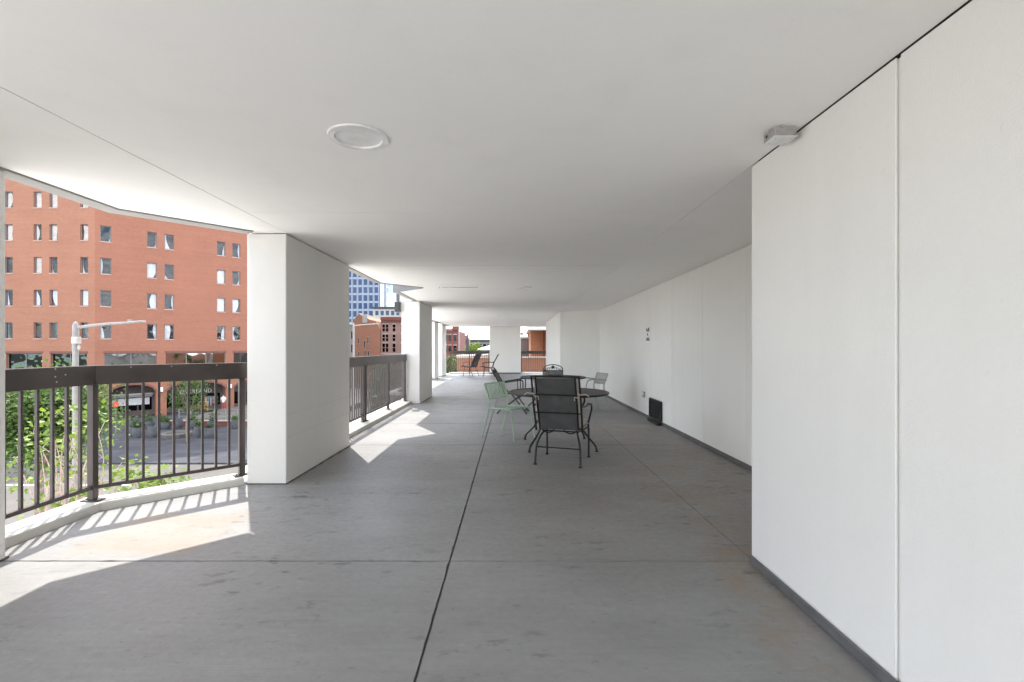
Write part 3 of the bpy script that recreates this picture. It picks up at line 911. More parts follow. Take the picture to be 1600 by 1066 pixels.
def make_sling_chair(label):
    t = thing('sling_chair', label, 'chair', (0, 0, 0), None, True)
    iron_legs(t)
    zb, zt, yb, yt = 0.395, 0.985, -0.20, -0.40
    def P(x, z, off=0.0):
        u = (z - zb) / (zt - zb)
        return (x, yb + (yt - yb) * u + off, z)
    for s in (-1, 1):
        MB().tube([P(s * 0.262, zb - 0.02), P(s * 0.268, zb + 0.28), P(s * 0.262, zt + 0.015)], 0.0115, 8).build('back_post', M['black'], t)
        MB().tube([P(s * 0.218, zb), P(s * 0.222, zb + 0.28), P(s * 0.218, zt)], 0.0105, 8).build('back_post', M['black'], t)
    MB().tube([P(-0.262, zt + 0.008), P(0.262, zt + 0.008)], 0.009, 8).build('top_bar', M['black'], t)
    MB().beam(P(-0.075, zt + 0.022), P(0.075, zt + 0.022), 0.03, 0.018).build('top_plate', M['black'], t, 0.004)
    back = MB(); panel_between(back, [(P(-0.212, zb + 0.0 + k * (zt - zb - 0.015) / 8, 0.012 * math.sin(math.pi * k / 8)), P(0.212, zb + k * (zt - zb - 0.015) / 8, 0.012 * math.sin(math.pi * k / 8))) for k in range(9)], 0.008)
    back.build('backrest', M['sling'], t)
    for z in (0.585, 0.79):
        MB().tube([P(-0.262, z, -0.012), P(0.262, z, -0.012)], 0.0075, 6).build('cross_bar', M['black'], t)
    cu = MB(); panel_between(cu, [(P(-0.248, zb + 0.05 + k * 0.52 / 6, 0.045), P(0.248, zb + 0.05 + k * 0.52 / 6, 0.045)) for k in range(7)], 0.045)
    cu.build('back_cushion', M['cushion'], t, 0.012)
    se = MB(); panel_between(se, [((-0.235, -0.19 + k * 0.43 / 6, 0.395 + 0.012 * (k / 6)), (0.235, -0.19 + k * 0.43 / 6, 0.395 + 0.012 * (k / 6))) for k in range(7)], 0.012)
    se.build('seat', M['sling'], t)
    cu = MB(); panel_between(cu, [((-0.245, -0.15 + k * 0.40 / 6, 0.435), (0.245, -0.15 + k * 0.40 / 6, 0.435)) for k in range(7)], 0.055)
    cu.build('seat_cushion', M['cushion'], t, 0.014)
    for s in (-1, 1):
        MB().tube(smooth_path([P(s * 0.272, 0.665), (s * 0.285, -0.16, 0.655), (s * 0.295, 0.05, 0.655), (s * 0.295, 0.20, 0.635), (s * 0.29, 0.262, 0.58), (s * 0.275, 0.24, 0.50), (s * 0.262, 0.205, 0.42)], 5), 0.0115, 8).build('arm', M['black'], t)
        MB().beam((s * 0.295, 0.0, 0.667), (s * 0.295, 0.19, 0.648), 0.045, 0.012).build('arm_pad', M['black'], t, 0.005)
        # cushion ties knotted round the outer tube
        zt_ = 0.80
        MB().tube(smooth_path([P(s * 0.235, zt_ - 0.01, -0.012), P(s * 0.262, zt_ + 0.004, -0.020), P(s * 0.285, zt_, -0.012), P(s * 0.325, zt_ + 0.006, -0.012), P(s * 0.36, zt_ - 0.02, -0.008)], 4), 0.006, 6).build('cushion_tie', M['cushion'], t)
        MB().tube(smooth_path([P(s * 0.268, zt_, -0.016), P(s * 0.235, zt_ - 0.035, -0.018), P(s * 0.205, zt_ - 0.03, -0.016), P(s * 0.20, zt_ - 0.07, -0.014)], 4), 0.005, 6).build('cushion_tie', M['cushion'], t)
        # scroll loops under the back
        MB().tube(smooth_path([P(s * 0.20, zb - 0.005), P(s * 0.17, zb - 0.035), P(s * 0.12, zb - 0.045), P(s * 0.07, zb - 0.025), P(s * 0.055, zb + 0.005)], 5), 0.0075, 6).build('scroll', M['black'], t)
    MB().box(-0.285, -0.275, -0.20, -0.185, 0.47, 0.52).build('care_tag', M['sign'], t)
    return t


place(make_sling_chair('high backed black sling chair with beige cushions at the nearer table'), 0.587, 5.545, 0, R(-18.5))


def make_ornate_chair(label, recline=0.36):
    t = thing('ornate_iron_chair', label, 'chair', (0, 0, 0), None, True)
    zb, zt = 0.40, 0.90
    def P(x, z, off=0.0):
        return (x, -0.19 - recline * (z - zb) + off, z)
    w = 0.225
    pts = [P(-w, zb - 0.02), P(-w, zb + 0.2), P(-w, zt - 0.10)] + [P(w * 1.0 * math.cos(R(180 - k * 15)), zt - 0.10 + 0.115 * math.sin(R(k * 15))) for k in range(1, 12)] + [P(w, zt - 0.10), P(w, zb + 0.2), P(w, zb - 0.02)]
    MB().tube(smooth_path(pts, 3), 0.011, 8).build('back_frame', M['black'], t)
    MB().tube([P(-w, zt - 0.115), P(w, zt - 0.115)], 0.008, 6).build('cross_bar', M['black'], t)
    for k in range(7):
        u = (k - 3) / 3.0; x = u * w * 0.72; h = 0.085 * (1 - 0.55 * u * u); z0 = zt - 0.115
        MB().tube(smooth_path([P(x - 0.02, z0 + 0.01), P(x - 0.028, z0 + h * 0.55), P(x, z0 + h), P(x + 0.028, z0 + h * 0.6), P(x + 0.008, z0 + h * 0.35), P(x - 0.006, z0 + h * 0.6)], 3), 0.0055, 5).build('scroll', M['black'], t)
    MB().lathe([(0.0001, -0.012), (0.03, -0.008), (0.036, 0), (0.03, 0.008), (0.0001, 0.012)], 10).xf(Matrix.Translation(P(0, zt - 0.04)) @ Matrix.Rotation(R(90), 4, 'X')).build('rosette', M['black'], t)
    bk = MB(); panel_between(bk, [(P(-w + 0.012, zb + k * (zt - 0.12 - zb) / 6), P(w - 0.012, zb + k * (zt - 0.12 - zb) / 6)) for k in range(7)], 0.006)
    bk.build('backrest', M['mesh_open'], t)
    se = MB(); panel_between(se, [((-0.23, -0.19 + k * 0.42 / 6, 0.395 + 0.02 * (k / 6)), (0.23, -0.19 + k * 0.42 / 6, 0.395 + 0.02 * (k / 6))) for k in range(7)], 0.008)
    se.build('seat', M['mesh'], t)
    for s in (-1, 1):
        MB().tube([(s * 0.235, -0.2, 0.392), (s * 0.235, 0.23, 0.412)], 0.011, 8).build('seat_rail', M['black'], t)
        MB().tube(smooth_path([P(s * w, 0.60), (s * 0.26, -0.05, 0.64), (s * 0.275, 0.12, 0.665), (s * 0.275, 0.175, 0.65), (s * 0.27, 0.18, 0.58), (s * 0.25, 0.175, 0.41)], 5), 0.0115, 8).build('arm', M['black'], t)
        MB().tube([(s * 0.265, 0.07, 0.655), (s * 0.24, 0.08, 0.405)], 0.009, 6).build('arm_post', M['black'], t)
        # spring legs: a rear leg slanting from the seat front, a front leg crossing it
        l = MB().tube(smooth_path([(s * 0.22, 0.20, 0.385), (s * 0.225, 0.05, 0.30), (s * 0.23, -0.14, 0.16), (s * 0.235, -0.30, 0.045), (s * 0.235, -0.33, 0.012)], 4), 0.0125, 8).build('leg', M['black'], t)
        foot(l, s * 0.235, -0.33, M['black'])
        l = MB().tube(smooth_path([(s * 0.215, -0.05, 0.385), (s * 0.22, 0.06, 0.25), (s * 0.225, 0.16, 0.12), (s * 0.23, 0.24, 0.012)], 4), 0.0115, 8).build('leg', M['black'], t)
        foot(l, s * 0.23, 0.24, M['black'])
        MB().tube([Vector((s * 0.12, 0.09, 0.34)) + Vector((0.055 * math.cos(R(a)), 0, 0.045 * math.sin(R(a)))) for a in range(0, 360, 24)], 0.007, 6, True).build('scroll_ring', M['black'], t)
    MB().tube([(-0.225, 0.10, 0.195), (0.225, 0.10, 0.195)], 0.008, 6).build('stretcher', M['black'], t)
    return t


place(make_ornate_chair('reclined black iron chair with ornate arched back left of the farther table', 0.55), 0.07, 9.72, 0, R(-97))
place(make_ornate_chair('ornate arched black iron chair on the far side of the farther table', 0.16), 0.93, 10.86, 0, R(176))


def make_slat_chair(label, mat, arms):
    """enamelled steel garden chair: tube sides, bent slats for seat and back; faces +Y"""
    t = thing('slatted_chair', label, 'chair', (0, 0, 0), None, True)
    w = 0.225
    for s in (-1, 1):
        # rear leg that runs up into the back post
        MB().tube(smooth_path([(s * (w + 0.01), -0.315, 0.006), (s * (w - 0.004), -0.245, 0.25), (s * (w - 0.012), -0.20, 0.45), (s * (w - 0.008), -0.195, 0.56), (s * w, -0.245, 0.70), (s * w, -0.275, 0.79)], 5), 0.0115, 8).build('leg', mat, t)
        # front leg bending into the seat rail
        MB().tube(smooth_path([(s * (w + 0.012), 0.285, 0.006), (s * (w + 0.006), 0.25, 0.25), (s * w, 0.222, 0.40), (s * w, 0.195, 0.438), (s * w, 0.14, 0.447), (s * (w - 0.005), -0.03, 0.440), (s * (w - 0.012), -0.20, 0.432)], 6), 0.0115, 8).build('leg', mat, t)
        if arms:
            MB().tube(smooth_path([(s * (w + 0.012), -0.235, 0.655), (s * (w + 0.035), -0.05, 0.675), (s * (w + 0.04), 0.12, 0.672), (s * (w + 0.035), 0.19, 0.645), (s * (w + 0.02), 0.215, 0.56), (s * (w + 0.006), 0.222, 0.44)], 5), 0.0115, 8).build('arm', mat, t)
    MB().tube([(-w, -0.275, 0.785), (w, -0.275, 0.785)], 0.009, 8).build('top_bar', mat, t)
    MB().tube([(-w, -0.20, 0.575), (w, -0.20, 0.575)], 0.008, 8).build('back_bar', mat, t)
    MB().tube([(-w, 0.17, 0.44), (w, 0.17, 0.44)], 0.009, 8).build('seat_bar', mat, t)
    MB().tube([(-w, -0.17, 0.432), (w, -0.17, 0.432)], 0.009, 8).build('seat_bar', mat, t)
    for k in range(9):
        x = -0.192 + k * 0.048
        b = MB(); path = smooth_path([(x, -0.196, 0.572), (x, -0.248, 0.68), (x, -0.275, 0.785)], 3)
        for i in range(len(path) - 1): b.beam(path[i], path[i + 1], 0.030, 0.005, (0, 1, 0.2))
        b.build('back_slat', mat, t)
    for k in range(9):
        x = -0.192 + k * 0.048
        sag = 0.028 * (1 - (x / 0.21) ** 2)
        b = MB(); path = smooth_path([(x, -0.175, 0.436), (x, -0.06, 0.430 - sag), (x, 0.09, 0.436 - sag), (x, 0.172, 0.448), (x, 0.205, 0.43)], 3)
        for i in range(len(path) - 1): b.beam(path[i], path[i + 1], 0.034, 0.005)
        b.build('seat_slat', mat, t)
    return t


place(make_slat_chair('mint green slatted metal chair left of the nearer table', M['green'], False), -0.045, 6.96, 0, R(-128))
place(make_slat_chair('pale grey green slatted armchair right of the farther table by the long wall', M['greyseat'], True), 1.60, 9.80, 0, R(108))


def make_lounge(label):
    """tall sling recliner on a light tube base, faces +Y"""
    t = thing('lounge_chair', label, 'chair', (0, 0, 0), 'high backed sling chairs by the far railing', True)
    prof = [(-0.46, 1.02), (-0.40, 0.93), (-0.36, 0.84), (-0.29, 0.72), (-0.24, 0.62), (-0.20, 0.48), (-0.17, 0.42), (-0.08, 0.40), (0.10, 0.42), (0.24, 0.455), (0.32, 0.46), (0.37, 0.43)]
    path = smooth_path([(0, y, z) for y, z in prof], 3)
    sl = MB(); panel_between(sl, [((-0.245, p.y, p.z), (0.245, p.y, p.z)) for p in path], 0.014)
    sl.build('sling', M['sling'], t)
    for s in (-1, 1):
        MB().tube([(s * 0.258, p.y, p.z) for p in path], 0.014, 8).build('side_rail', M['black'], t)
        MB().tube(smooth_path([(s * 0.27, -0.27, 0.66), (s * 0.285, -0.05, 0.65), (s * 0.285, 0.18, 0.64), (s * 0.28, 0.25, 0.60), (s * 0.265, 0.20, 0.46)], 4), 0.012, 8).build('arm', M['black'], t)
        l = MB().tube(smooth_path([(s * 0.255, 0.18, 0.44), (s * 0.26, 0.20, 0.25), (s * 0.265, 0.24, 0.012)], 4), 0.012, 8).build('leg', M['black'], t)
        foot(l, s * 0.265, 0.24, M['black'])
        l = MB().tube(smooth_path([(s * 0.255, -0.10, 0.40), (s * 0.26, -0.20, 0.22), (s * 0.265, -0.29, 0.012)], 4), 0.012, 8).build('leg', M['black'], t)
        foot(l, s * 0.265, -0.29, M['black'])
    MB().tube([(-0.26, -0.20, 0.22), (0.26, -0.20, 0.22)], 0.009, 6).build('stretcher', M['black'], t)
    MB().tube([(-0.26, 0.21, 0.20), (0.26, 0.21, 0.20)], 0.009, 6).build('stretcher', M['black'], t)
    return t


place(make_lounge('high backed black sling chair before the far railing, left of its twin'), -1.95, 22.6, 0, R(62))
place(make_lounge('high backed black sling chair seen side on before the white end panel'), -1.07, 21.9, 0, R(88))

# ================================================================== THE STREET AND THE TOWN
M['brick'] = brick('red_orange_brick', (0.258, 0.107, 0.062), (0.296, 0.133, 0.082), (0.29, 0.185, 0.135))
M['brick_wing'] = brick('red_orange_brick_wing', (0.235, 0.088, 0.052), (0.272, 0.112, 0.069), (0.27, 0.165, 0.12))
M['brick_dark'] = brick('dark_red_brick', (0.165, 0.045, 0.034), (0.195, 0.060, 0.045), (0.17, 0.10, 0.08))
M['brick_pink'] = brick('pinkish_brown_brick', (0.27, 0.15, 0.125), (0.31, 0.185, 0.15), (0.28, 0.20, 0.17))
M['brick_tan'] = brick('orange_tan_brick', (0.28, 0.105, 0.045), (0.31, 0.125, 0.058), (0.26, 0.14, 0.09))
M['brickband'] = simple('dark_brick_course', (0.15, 0.065, 0.05), 0.9)
M['frame'] = simple('grey_window_frame', (0.17, 0.165, 0.165), 0.5)
M['sill'] = simple('brown_stone_sill', (0.38, 0.24, 0.20), 0.8)
M['glass'] = clear_pane('window_glass', 0.045, (0.9, 0.92, 0.95))
M['glass_store'] = glass('pale_mirror_shop_glass', (0.24, 0.25, 0.26), 0.03, 0.12, 0.4)
M['room'] = simple('dark_room', (0.035, 0.038, 0.048), 0.9)
M['curtain'] = simple('white_curtain_cloth', (0.50, 0.50, 0.515), 0.9)  # this and the next two colour sheets that stand for pane reflections
M['curtain_tan'] = simple('cream_curtain_cloth', (0.47, 0.41, 0.36), 0.9)
M['curtain_green'] = simple('teal_dark_blind', (0.05, 0.10, 0.10), 0.8)
M['glass_green'] = glass('greenish_window_glass', (0.055, 0.07, 0.066), 0.04, 0.30, 0.9)
M['glass_blue'] = glass('blue_tower_glass', (0.028, 0.040, 0.070), 0.05, 0.16, 0.12)
M['glass_dark'] = glass('dark_shop_glass', (0.018, 0.02, 0.022), 0.05, 0.10, 0.5)
M['mullion'] = simple('pale_blue_mullion', (0.22, 0.25, 0.31), 0.4, 0.2)
M['white'] = simple('white_paint', (0.62, 0.62, 0.61), 0.5)
M['offwhite'] = simple('pale_stone', (0.33, 0.305, 0.285), 0.8)
M['asphalt'] = simple('worn_asphalt', (0.10, 0.097, 0.094), 0.9, 0, 0.2, 0.6, bmp=0.3, bscale=30, spec=0.1)
M['darkmetal'] = simple('dark_metal', (0.035, 0.035, 0.038), 0.45, 0.4)
M['lamp'] = simple('pale_grey_lamp_paint', (0.20, 0.19, 0.185), 0.45, 0.1)
M['pot'] = simple('charcoal_planter', (0.075, 0.078, 0.085), 0.7, 0, 0.25, 4)
M['bark'] = simple('grey_brown_bark', (0.20, 0.15, 0.115), 0.9, 0, 0.35, 8, bmp=0.8, bscale=40)
M['twig'] = simple('pinkish_twig_bark', (0.42, 0.30, 0.27), 0.85, 0, 0.25, 10)
M['leaf_y'] = leaf_mat('yellow_green_leaves', (0.050, 0.105, 0.010), (0.16, 0.225, 0.025), 0.32)
M['leaf_m'] = leaf_mat('mid_green_leaves', (0.014, 0.048, 0.008), (0.085, 0.150, 0.022), 0.25)
M['leaf_d'] = leaf_mat('deep_green_leaves', (0.018, 0.04, 0.012), (0.04, 0.075, 0.02), 0.2)
M['brown'] = simple('dark_brown_siding', (0.10, 0.075, 0.068), 0.7)
M['soil'] = simple('planter_soil', (0.06, 0.045, 0.035), 0.95)
M['rubber'] = simple('black_rubber', (0.02, 0.02, 0.02), 0.8)


def paving(name, c1, c2, mortar, w, h, off=0.5):
    m, nt, b = new_mat(name)
    br = N(nt, 'ShaderNodeTexBrick', Scale=1.0)
    br.offset = off
    br.inputs['Color1'].default_value = (*c1, 1); br.inputs['Color2'].default_value = (*c2, 1); br.inputs['Mortar'].default_value = (*mortar, 1)
    br.inputs['Brick Width'].default_value = w; br.inputs['Row Height'].default_value = h; br.inputs['Mortar Size'].default_value = 0.03
    nt.links.new(coords(nt), br.inputs['Vector'])
    f = noise(nt, coords(nt), 0.5, 5, 0.6)
    nt.links.new(mixc(nt, math_(nt, 'MULTIPLY', f, 0.3), br.outputs['Color'], [x * 0.75 for x in c1]), b.inputs['Base Color'])
    b.inputs['Roughness'].default_value = 0.85
    b.inputs['Specular IOR Level'].default_value = 0.1
    return m


M['plaza'] = paving('grey_plaza_pavers', (0.052, 0.054, 0.062), (0.080, 0.082, 0.092), (0.038, 0.038, 0.042), 1.8, 1.2)
M['walk'] = paving('pale_concrete_walk', (0.66, 0.64, 0.61), (0.70, 0.68, 0.65), (0.54, 0.52, 0.50), 1.5, 1.5, 0.0)  # kept very pale so the unseen ground bounces light
M['tan_road'] = simple('tan_concrete_road', (0.115, 0.108, 0.10), 0.9, 0, 0.16, 0.4, spec=0.1)

S = STREET
# ground sheet to the horizon
struct(MB().add([(-1500, -1500, S), (1500, -1500, S), (1500, 1500, S), (-1500, 1500, S)], [(0, 1, 2, 3)]).build('ground', M['asphalt']), 'grey town ground')
struct(MB().prism([(-75, 33), (-18.5, 33), (-22.3, 47), (-22, 76), (-75, 76)], S - 0.3, S + 0.12).build('plaza', M['plaza']), 'grey paved plaza before the brick building')
struct(MB().prism([(-70, -45), (-3.2, -45), (-3.2, 60), (-7.2, 60), (-14.6, 50), (-22.0, 46.9), (-18.2, 32.9), (-11.4, 19.4), (-70, 19.4)], S - 0.3, S + 0.12).build('pavement', M['walk']), 'pale concrete pavement below the terrace')  # unseen ground, its pale colour chosen to throw light on the ceiling
struct(MB().prism([(-75, 19.45), (-11.45, 19.45), (-18.25, 32.95), (-75, 32.95)], S + 0.002, S + 0.006).build('road', M['tan_road']), 'tan concrete road before the plaza')
struct(MB().prism([(-26, 61), (-7.3, 61), (-7.3, 160), (-26, 160)], S + 0.002, S + 0.006).build('road', M['tan_road']), 'tan concrete road running away past the brick houses')
mk = MB()
for k in range(6):
    mk.box(-40 + k * 5.0, -37.4 + k * 5.0, 27.9, 28.1, S + 0.0065, S + 0.0105)
struct(mk.build('lane_marking', M['white']), 'white broken lane line')

# ------------------------------------------------------------------ brick office block opposite
XC, YC = -44.77, 51.5
bb = thing('brick_building', 'red orange brick office block with small windows and arches across the plaza', 'building', (XC, YC, S))
WING = Matrix.Translation((XC, YC, 0)) @ Matrix.Rotation(R(45), 4, 'Z')
LEFT = Matrix.Translation((XC, YC, 0))
TOPZ = 42.0
ROWS = [4.05 + 3.51 * k for k in range(7)]          # window heads
WH, WW = 1.72, 0.92


def wall_with_holes(x0, x1, z0, z1, holes, depth, skipz=()):
    """front face at y=0 with rectangular openings (a, b, c, d) and their reveals"""
    mb = MB()
    xs = sorted({x0, x1} | {h[0] for h in holes} | {h[1] for h in holes})
    zs = sorted({z0, z1} | {h[2] for h in holes} | {h[3] for h in holes})
    for i in range(len(xs) - 1):
        for j in range(len(zs) - 1):
            cx, cz = (xs[i] + xs[i + 1]) / 2, (zs[j] + zs[j + 1]) / 2
            if any(h[0] < cx < h[1] and h[2] < cz < h[3] for h in holes):
                continue
            mb.add([(xs[i], 0, zs[j]), (xs[i + 1], 0, zs[j]), (xs[i + 1], 0, zs[j + 1]), (xs[i], 0, zs[j + 1])], [(0, 1, 2, 3)])
    for a, b, c, d in holes:
        for q4 in (((a, 0, c), (a, 0, d), (a, depth, d), (a, depth, c)), ((b, 0, d), (b, 0, c), (b, depth, c), (b, depth, d)),
                   ((a, 0, d), (b, 0, d), (b, depth, d), (a, depth, d)), ((b, 0, c), (a, 0, c), (a, depth, c), (b, depth, c))):
            mb.add(q4, [(0, 1, 2, 3)])
    return mb


win_me = {}


def window(parent, Mx, cx, head, w=WW, h=WH, gm='glass', set_=0.16, sill=True, reflection_sheet=None):
    key = (w, h, gm)
    if key not in win_me:
        f = MB(); t = 0.055
        f.box(-w / 2, -w / 2 + t, -0.03, 0.05, -h, 0); f.box(w / 2 - t, w / 2, -0.03, 0.05, -h, 0)
        f.box(-w / 2 + t, w / 2 - t, -0.03, 0.05, -t, 0); f.box(-w / 2 + t, w / 2 - t, -0.03, 0.05, -h, -h + t)
        p = MB().add([(-w / 2 + t, 0.02, -h + t), (w / 2 - t, 0.02, -h + t), (w / 2 - t, 0.02, -t), (-w / 2 + t, 0.02, -t)], [(0, 1, 2, 3)])
        s_ = MB().box(-w / 2 - 0.02, w / 2 + 0.02, -set_ - 0.05, -set_ + 0.13, -h - 0.10, -h - 0.002)
        win_me[key] = (f.mesh('window', M['frame']), p.mesh('pane', M[gm]), s_.mesh('sill', M['sill']))
    fm, pm, sm = win_me[key]
    Wd = Mx @ Matrix.Translation((cx, set_, head))
    o = bpy.data.objects.new('window', fm); COL.link(o); o.parent = parent
    o.matrix_parent_inverse = WM[parent.name].inverted(); o.matrix_basis = Wd
    if reflection_sheet:  # curved sheet behind the glass, painted in place of a mirror reflection
        n = 8; a0 = rng.uniform(0.1, 0.95); a1 = a0 + rng.uniform(-0.6, 0.5); bow = rng.uniform(-0.3, 0.3); left = rng.random() < 0.5
        if rng.random() < 0.10: a0 = a1 = 1.0; bow = 0
        if rng.random() < 0.12: a0 = a1 = 0.12; bow = 0.1
        vv = []
        for i in range(n + 1):
            u = i / n; ed = max(0.04, min(0.98, a0 + (a1 - a0) * u + bow * math.sin(math.pi * u)))
            for k in range(7):
                x = ed * k / 6; vv.append((((x - 0.5) if left else (0.5 - x)) * (w - 0.12), 0.10 + 0.02 * math.sin(k * 2.1), -h + 0.06 + (h - 0.12) * u))
        cm = MB().add(vv, [(i * 7 + k, i * 7 + k + 1, i * 7 + k + 8, i * 7 + k + 7) for i in range(n) for k in range(6)], True).mesh('curtain', M[reflection_sheet])
        c = bpy.data.objects.new('curtain', cm); COL.link(c); c.parent = o
    for nm, me in (('pane', pm), ('sill', sm)) if sill else (('pane', pm),):
        c = bpy.data.objects.new(nm, me); COL.link(c); c.parent = o
        if nm == 'pane': c.rotation_euler = (R(rng.uniform(-1.2, 1.2)), 0, R(rng.uniform(-1.6, 1.6)))
    return o


# right wing, local x along the wing
cols = [0.907, 4.96, 6.60, 11.94, 13.65, 18.95, 20.6]
L2 = 24.0
holes = [(c - WW / 2, c + WW / 2, z - WH, z) for c in cols for z in ROWS]
STORE = [(0.79, 5.41), (6.26, 12.40), (13.34, 19.5), (20.4, 23.6)]
SZ0, SZ1 = -1.9, 0.73
holes += [(a, b, SZ0, SZ1) for a, b in STORE]
wall_with_holes(0, L2, -2.5, TOPZ, holes, 0.35).xf(WING).build('wall', M['brick_wing'], bb)
for c in cols:
    for z in ROWS:
        window(bb, WING, c, z, reflection_sheet='curtain')
# left wing, local x negative
colsL = [-1.13, -4.43, -6.13, -9.23, -10.9, -14.2, -15.9]
L1 = -22.0
holesL = [(c - 0.43, c + 0.43, z - WH, z) for c in colsL for z in ROWS]
STOREL = [(-4.75, -0.85), (-9.5, -5.65), (-14.5, -10.4), (-19.5, -15.4)]
holesL += [(a, b, SZ0 - 0.4, SZ1) for a, b in STOREL]
wall_with_holes(L1, 0, S, TOPZ, holesL, 0.35).xf(LEFT).build('wall', M['brick'], bb)
for c in colsL:
    for k, z in enumerate(ROWS):
        window(bb, LEFT, c, z, 0.86, WH, 'glass', reflection_sheet='curtain_green' if k == 0 else ('curtain' if k == 1 else 'curtain_tan'))
# body behind, roof and side
MB().prism([tuple((WING @ Vector((L2, 0.75, 0)))[:2]), tuple((WING @ Vector((0, 0.85, 0)))[:2]), (XC + L1, YC + 0.75), (XC + L1, YC + 30), tuple((WING @ Vector((L2, 20, 0)))[:2])], -2.6, TOPZ - 0.02).build('body', M['room'], bb)
# dark brick course over the shop windows
for a, b in STORE:
    MB().box(a - 0.1, b + 0.1, -0.035, 0.10, SZ1 + 0.01, SZ1 + 0.24).xf(WING).build('brick_course', M['brickband'], bb)
for a, b in STOREL:
    MB().box(a - 0.1, b + 0.1, -0.035, 0.10, SZ1 + 0.01, SZ1 + 0.24).xf(LEFT).build('brick_course', M['brickband'], bb)


def storefront(Mx, a, b, z0, z1, n, gm, set_=0.25):
    fr = MB(); t = 0.07
    fr.box(a, b, set_ - 0.04, set_ + 0.06, z1 - t, z1 - 0.002); fr.box(a, b, set_ - 0.04, set_ + 0.06, z0 + 0.002, z0 + t)
    for k in range(n + 1):
        x = a + (b - a) * k / n
        fr.box(max(a + 0.002, x - t / 2), min(b - 0.002, x + t / 2), set_ - 0.035, set_ + 0.055, z0 + t, z1 - t)
    f = fr.xf(Mx).build('window', M['frame'], bb)
    for k in range(n):
        x0, x1 = a + (b - a) * k / n + t / 2, a + (b - a) * (k + 1) / n - t / 2
        MB().add([(x0, set_ + 0.02, z0 + t), (x1, set_ + 0.02, z0 + t), (x1, set_ + 0.02, z1 - t), (x0, set_ + 0.02, z1 - t)], [(0, 1, 2, 3)]).xf(Mx).build('pane', M[gm], f)


for (a, b), n in zip(STORE, (2, 3, 3, 3)):
    storefront(WING, a, b, SZ0, SZ1, n, 'glass_store')
for a, b in STOREL:
    storefront(LEFT, a, b, SZ0 - 0.4, SZ1, 2, 'glass_green')
# arcade of the right wing: piers and segmental arches
SPR, CRN = -3.75, -2.85
ARCH = [(1.2, 5.35), (6.35, 12.45), (13.4, 19.5), (20.4, 23.6)]
ed = [0.0] + [v for ab in ARCH for v in ab] + [L2]
for i in range(0, len(ed), 2):
    MB().box(ed[i], ed[i + 1], 0.0, 0.9, S, -2.502).xf(WING).build('arcade_pier', M['brick_wing'], bb)
for a, b in ARCH:
    mb = MB(); n = 14; vv = []
    for k in range(n + 1):
        u = k / n; x = a + (b - a) * u; z = SPR + (CRN - SPR) * math.sqrt(max(0, 1 - (2 * u - 1) ** 2)) * 1.0
        vv += [(x, 0, z), (x, 0, -2.502), (x, 0.9, z), (x, 0.9, -2.502)]
    ff = []
    for k in range(n):
        p = 4 * k
        ff += [(p, p + 4, p + 5, p + 1), (p + 2, p + 3, p + 7, p + 6), (p, p + 2, p + 6, p + 4)]
    mb.add(vv, ff); mb.xf(WING).build('arch', M['brick_wing'], bb)
    mb = MB(); vv = []
    for k in range(n + 1):
        u = k / n; x = a + (b - a) * u; z = SPR + (CRN - SPR) * math.sqrt(max(0, 1 - (2 * u - 1) ** 2))
        vv += [(x, -0.03, z), (x, -0.03, z + 0.26), (x, 0.3, z - 0.002), (x, -0.001, z + 0.26)]
    ff = []
    for k in range(n):
        p = 4 * k
        ff += [(p, p + 4, p + 5, p + 1), (p, p + 2, p + 6, p + 4), (p + 1, p + 5, p + 7, p + 3)]
    mb.add(vv, ff); mb.xf(WING).build('arch_ring', M['brickband'], bb)
# shop fronts behind the arches
MB().box(0.0, L2, 2.4, 2.6, S, -2.6).xf(WING).build('shop_wall', M['brown'], bb)
MB().box(0.0, L2, 0.91, 2.39, -2.62, -2.505).xf(WING).build('arcade_ceiling', M['offwhite'], bb)
for a, b in ARCH:
    n = 3
    for k in range(n):
        x0, x1 = a + (b - a) * k / n + 0.08, a + (b - a) * (k + 1) / n - 0.08
        MB().box(x0, x1, 2.33, 2.395, S + 0.75, -4.45).xf(WING).build('shop_window', M['glass_dark'], bb)
    MB().box(a + 0.05, b - 0.05, 2.25, 2.395, -4.40, -3.15).xf(WING).build('sign_board', M['brown'], bb)
for a, b in ARCH[:1]:
    for k in range(5):
        MB().beam(tuple((a + 0.1, 1.15 + k * 0.22, -3.95 - k * 0.10)), tuple((b - 0.1, 1.15 + k * 0.22, -3.95 - k * 0.10)), 0.20, 0.04, (0, -0.3, 1)).xf(WING).build('awning_slat', M['white'], bb)
    MB().box(a + 0.3, b - 0.3, 2.2, 2.32, -5.3, -4.5).xf(WING).build('shop_shelf', M['white'], bb)
# lettering on the sign board
cu = bpy.data.curves.new('lettering', 'FONT'); cu.body = 'OVERLAND'; cu.size = 0.66; cu.extrude = 0.03; cu.space_character = 1.12
to = bpy.data.objects.new('lettering_tmp', cu); COL.link(to)
bpy.context.view_layer.update()
me = bpy.data.meshes.new_from_object(to.evaluated_get(bpy.context.evaluated_depsgraph_get()))
bpy.data.objects.remove(to)
me.transform(WING @ Matrix.Translation((8.0, 2.16, -4.3)) @ Matrix.Rotation(R(90), 4, 'X') @ Matrix.Scale(0.92, 4, (1, 0, 0)))
me.materials.clear(); me.materials.append(M['white'])
lt = inst(me, 'lettering', bb); lt['label'] = 'white letters OVERLAND on the dark shop board'
for x in (5.75, 12.85):
    wl = MB().box(x - 0.22, x + 0.22, -0.32, -0.02, -3.75, -3.25).xf(WING).build('wall_lamp', M['white'], bb, 0.03)

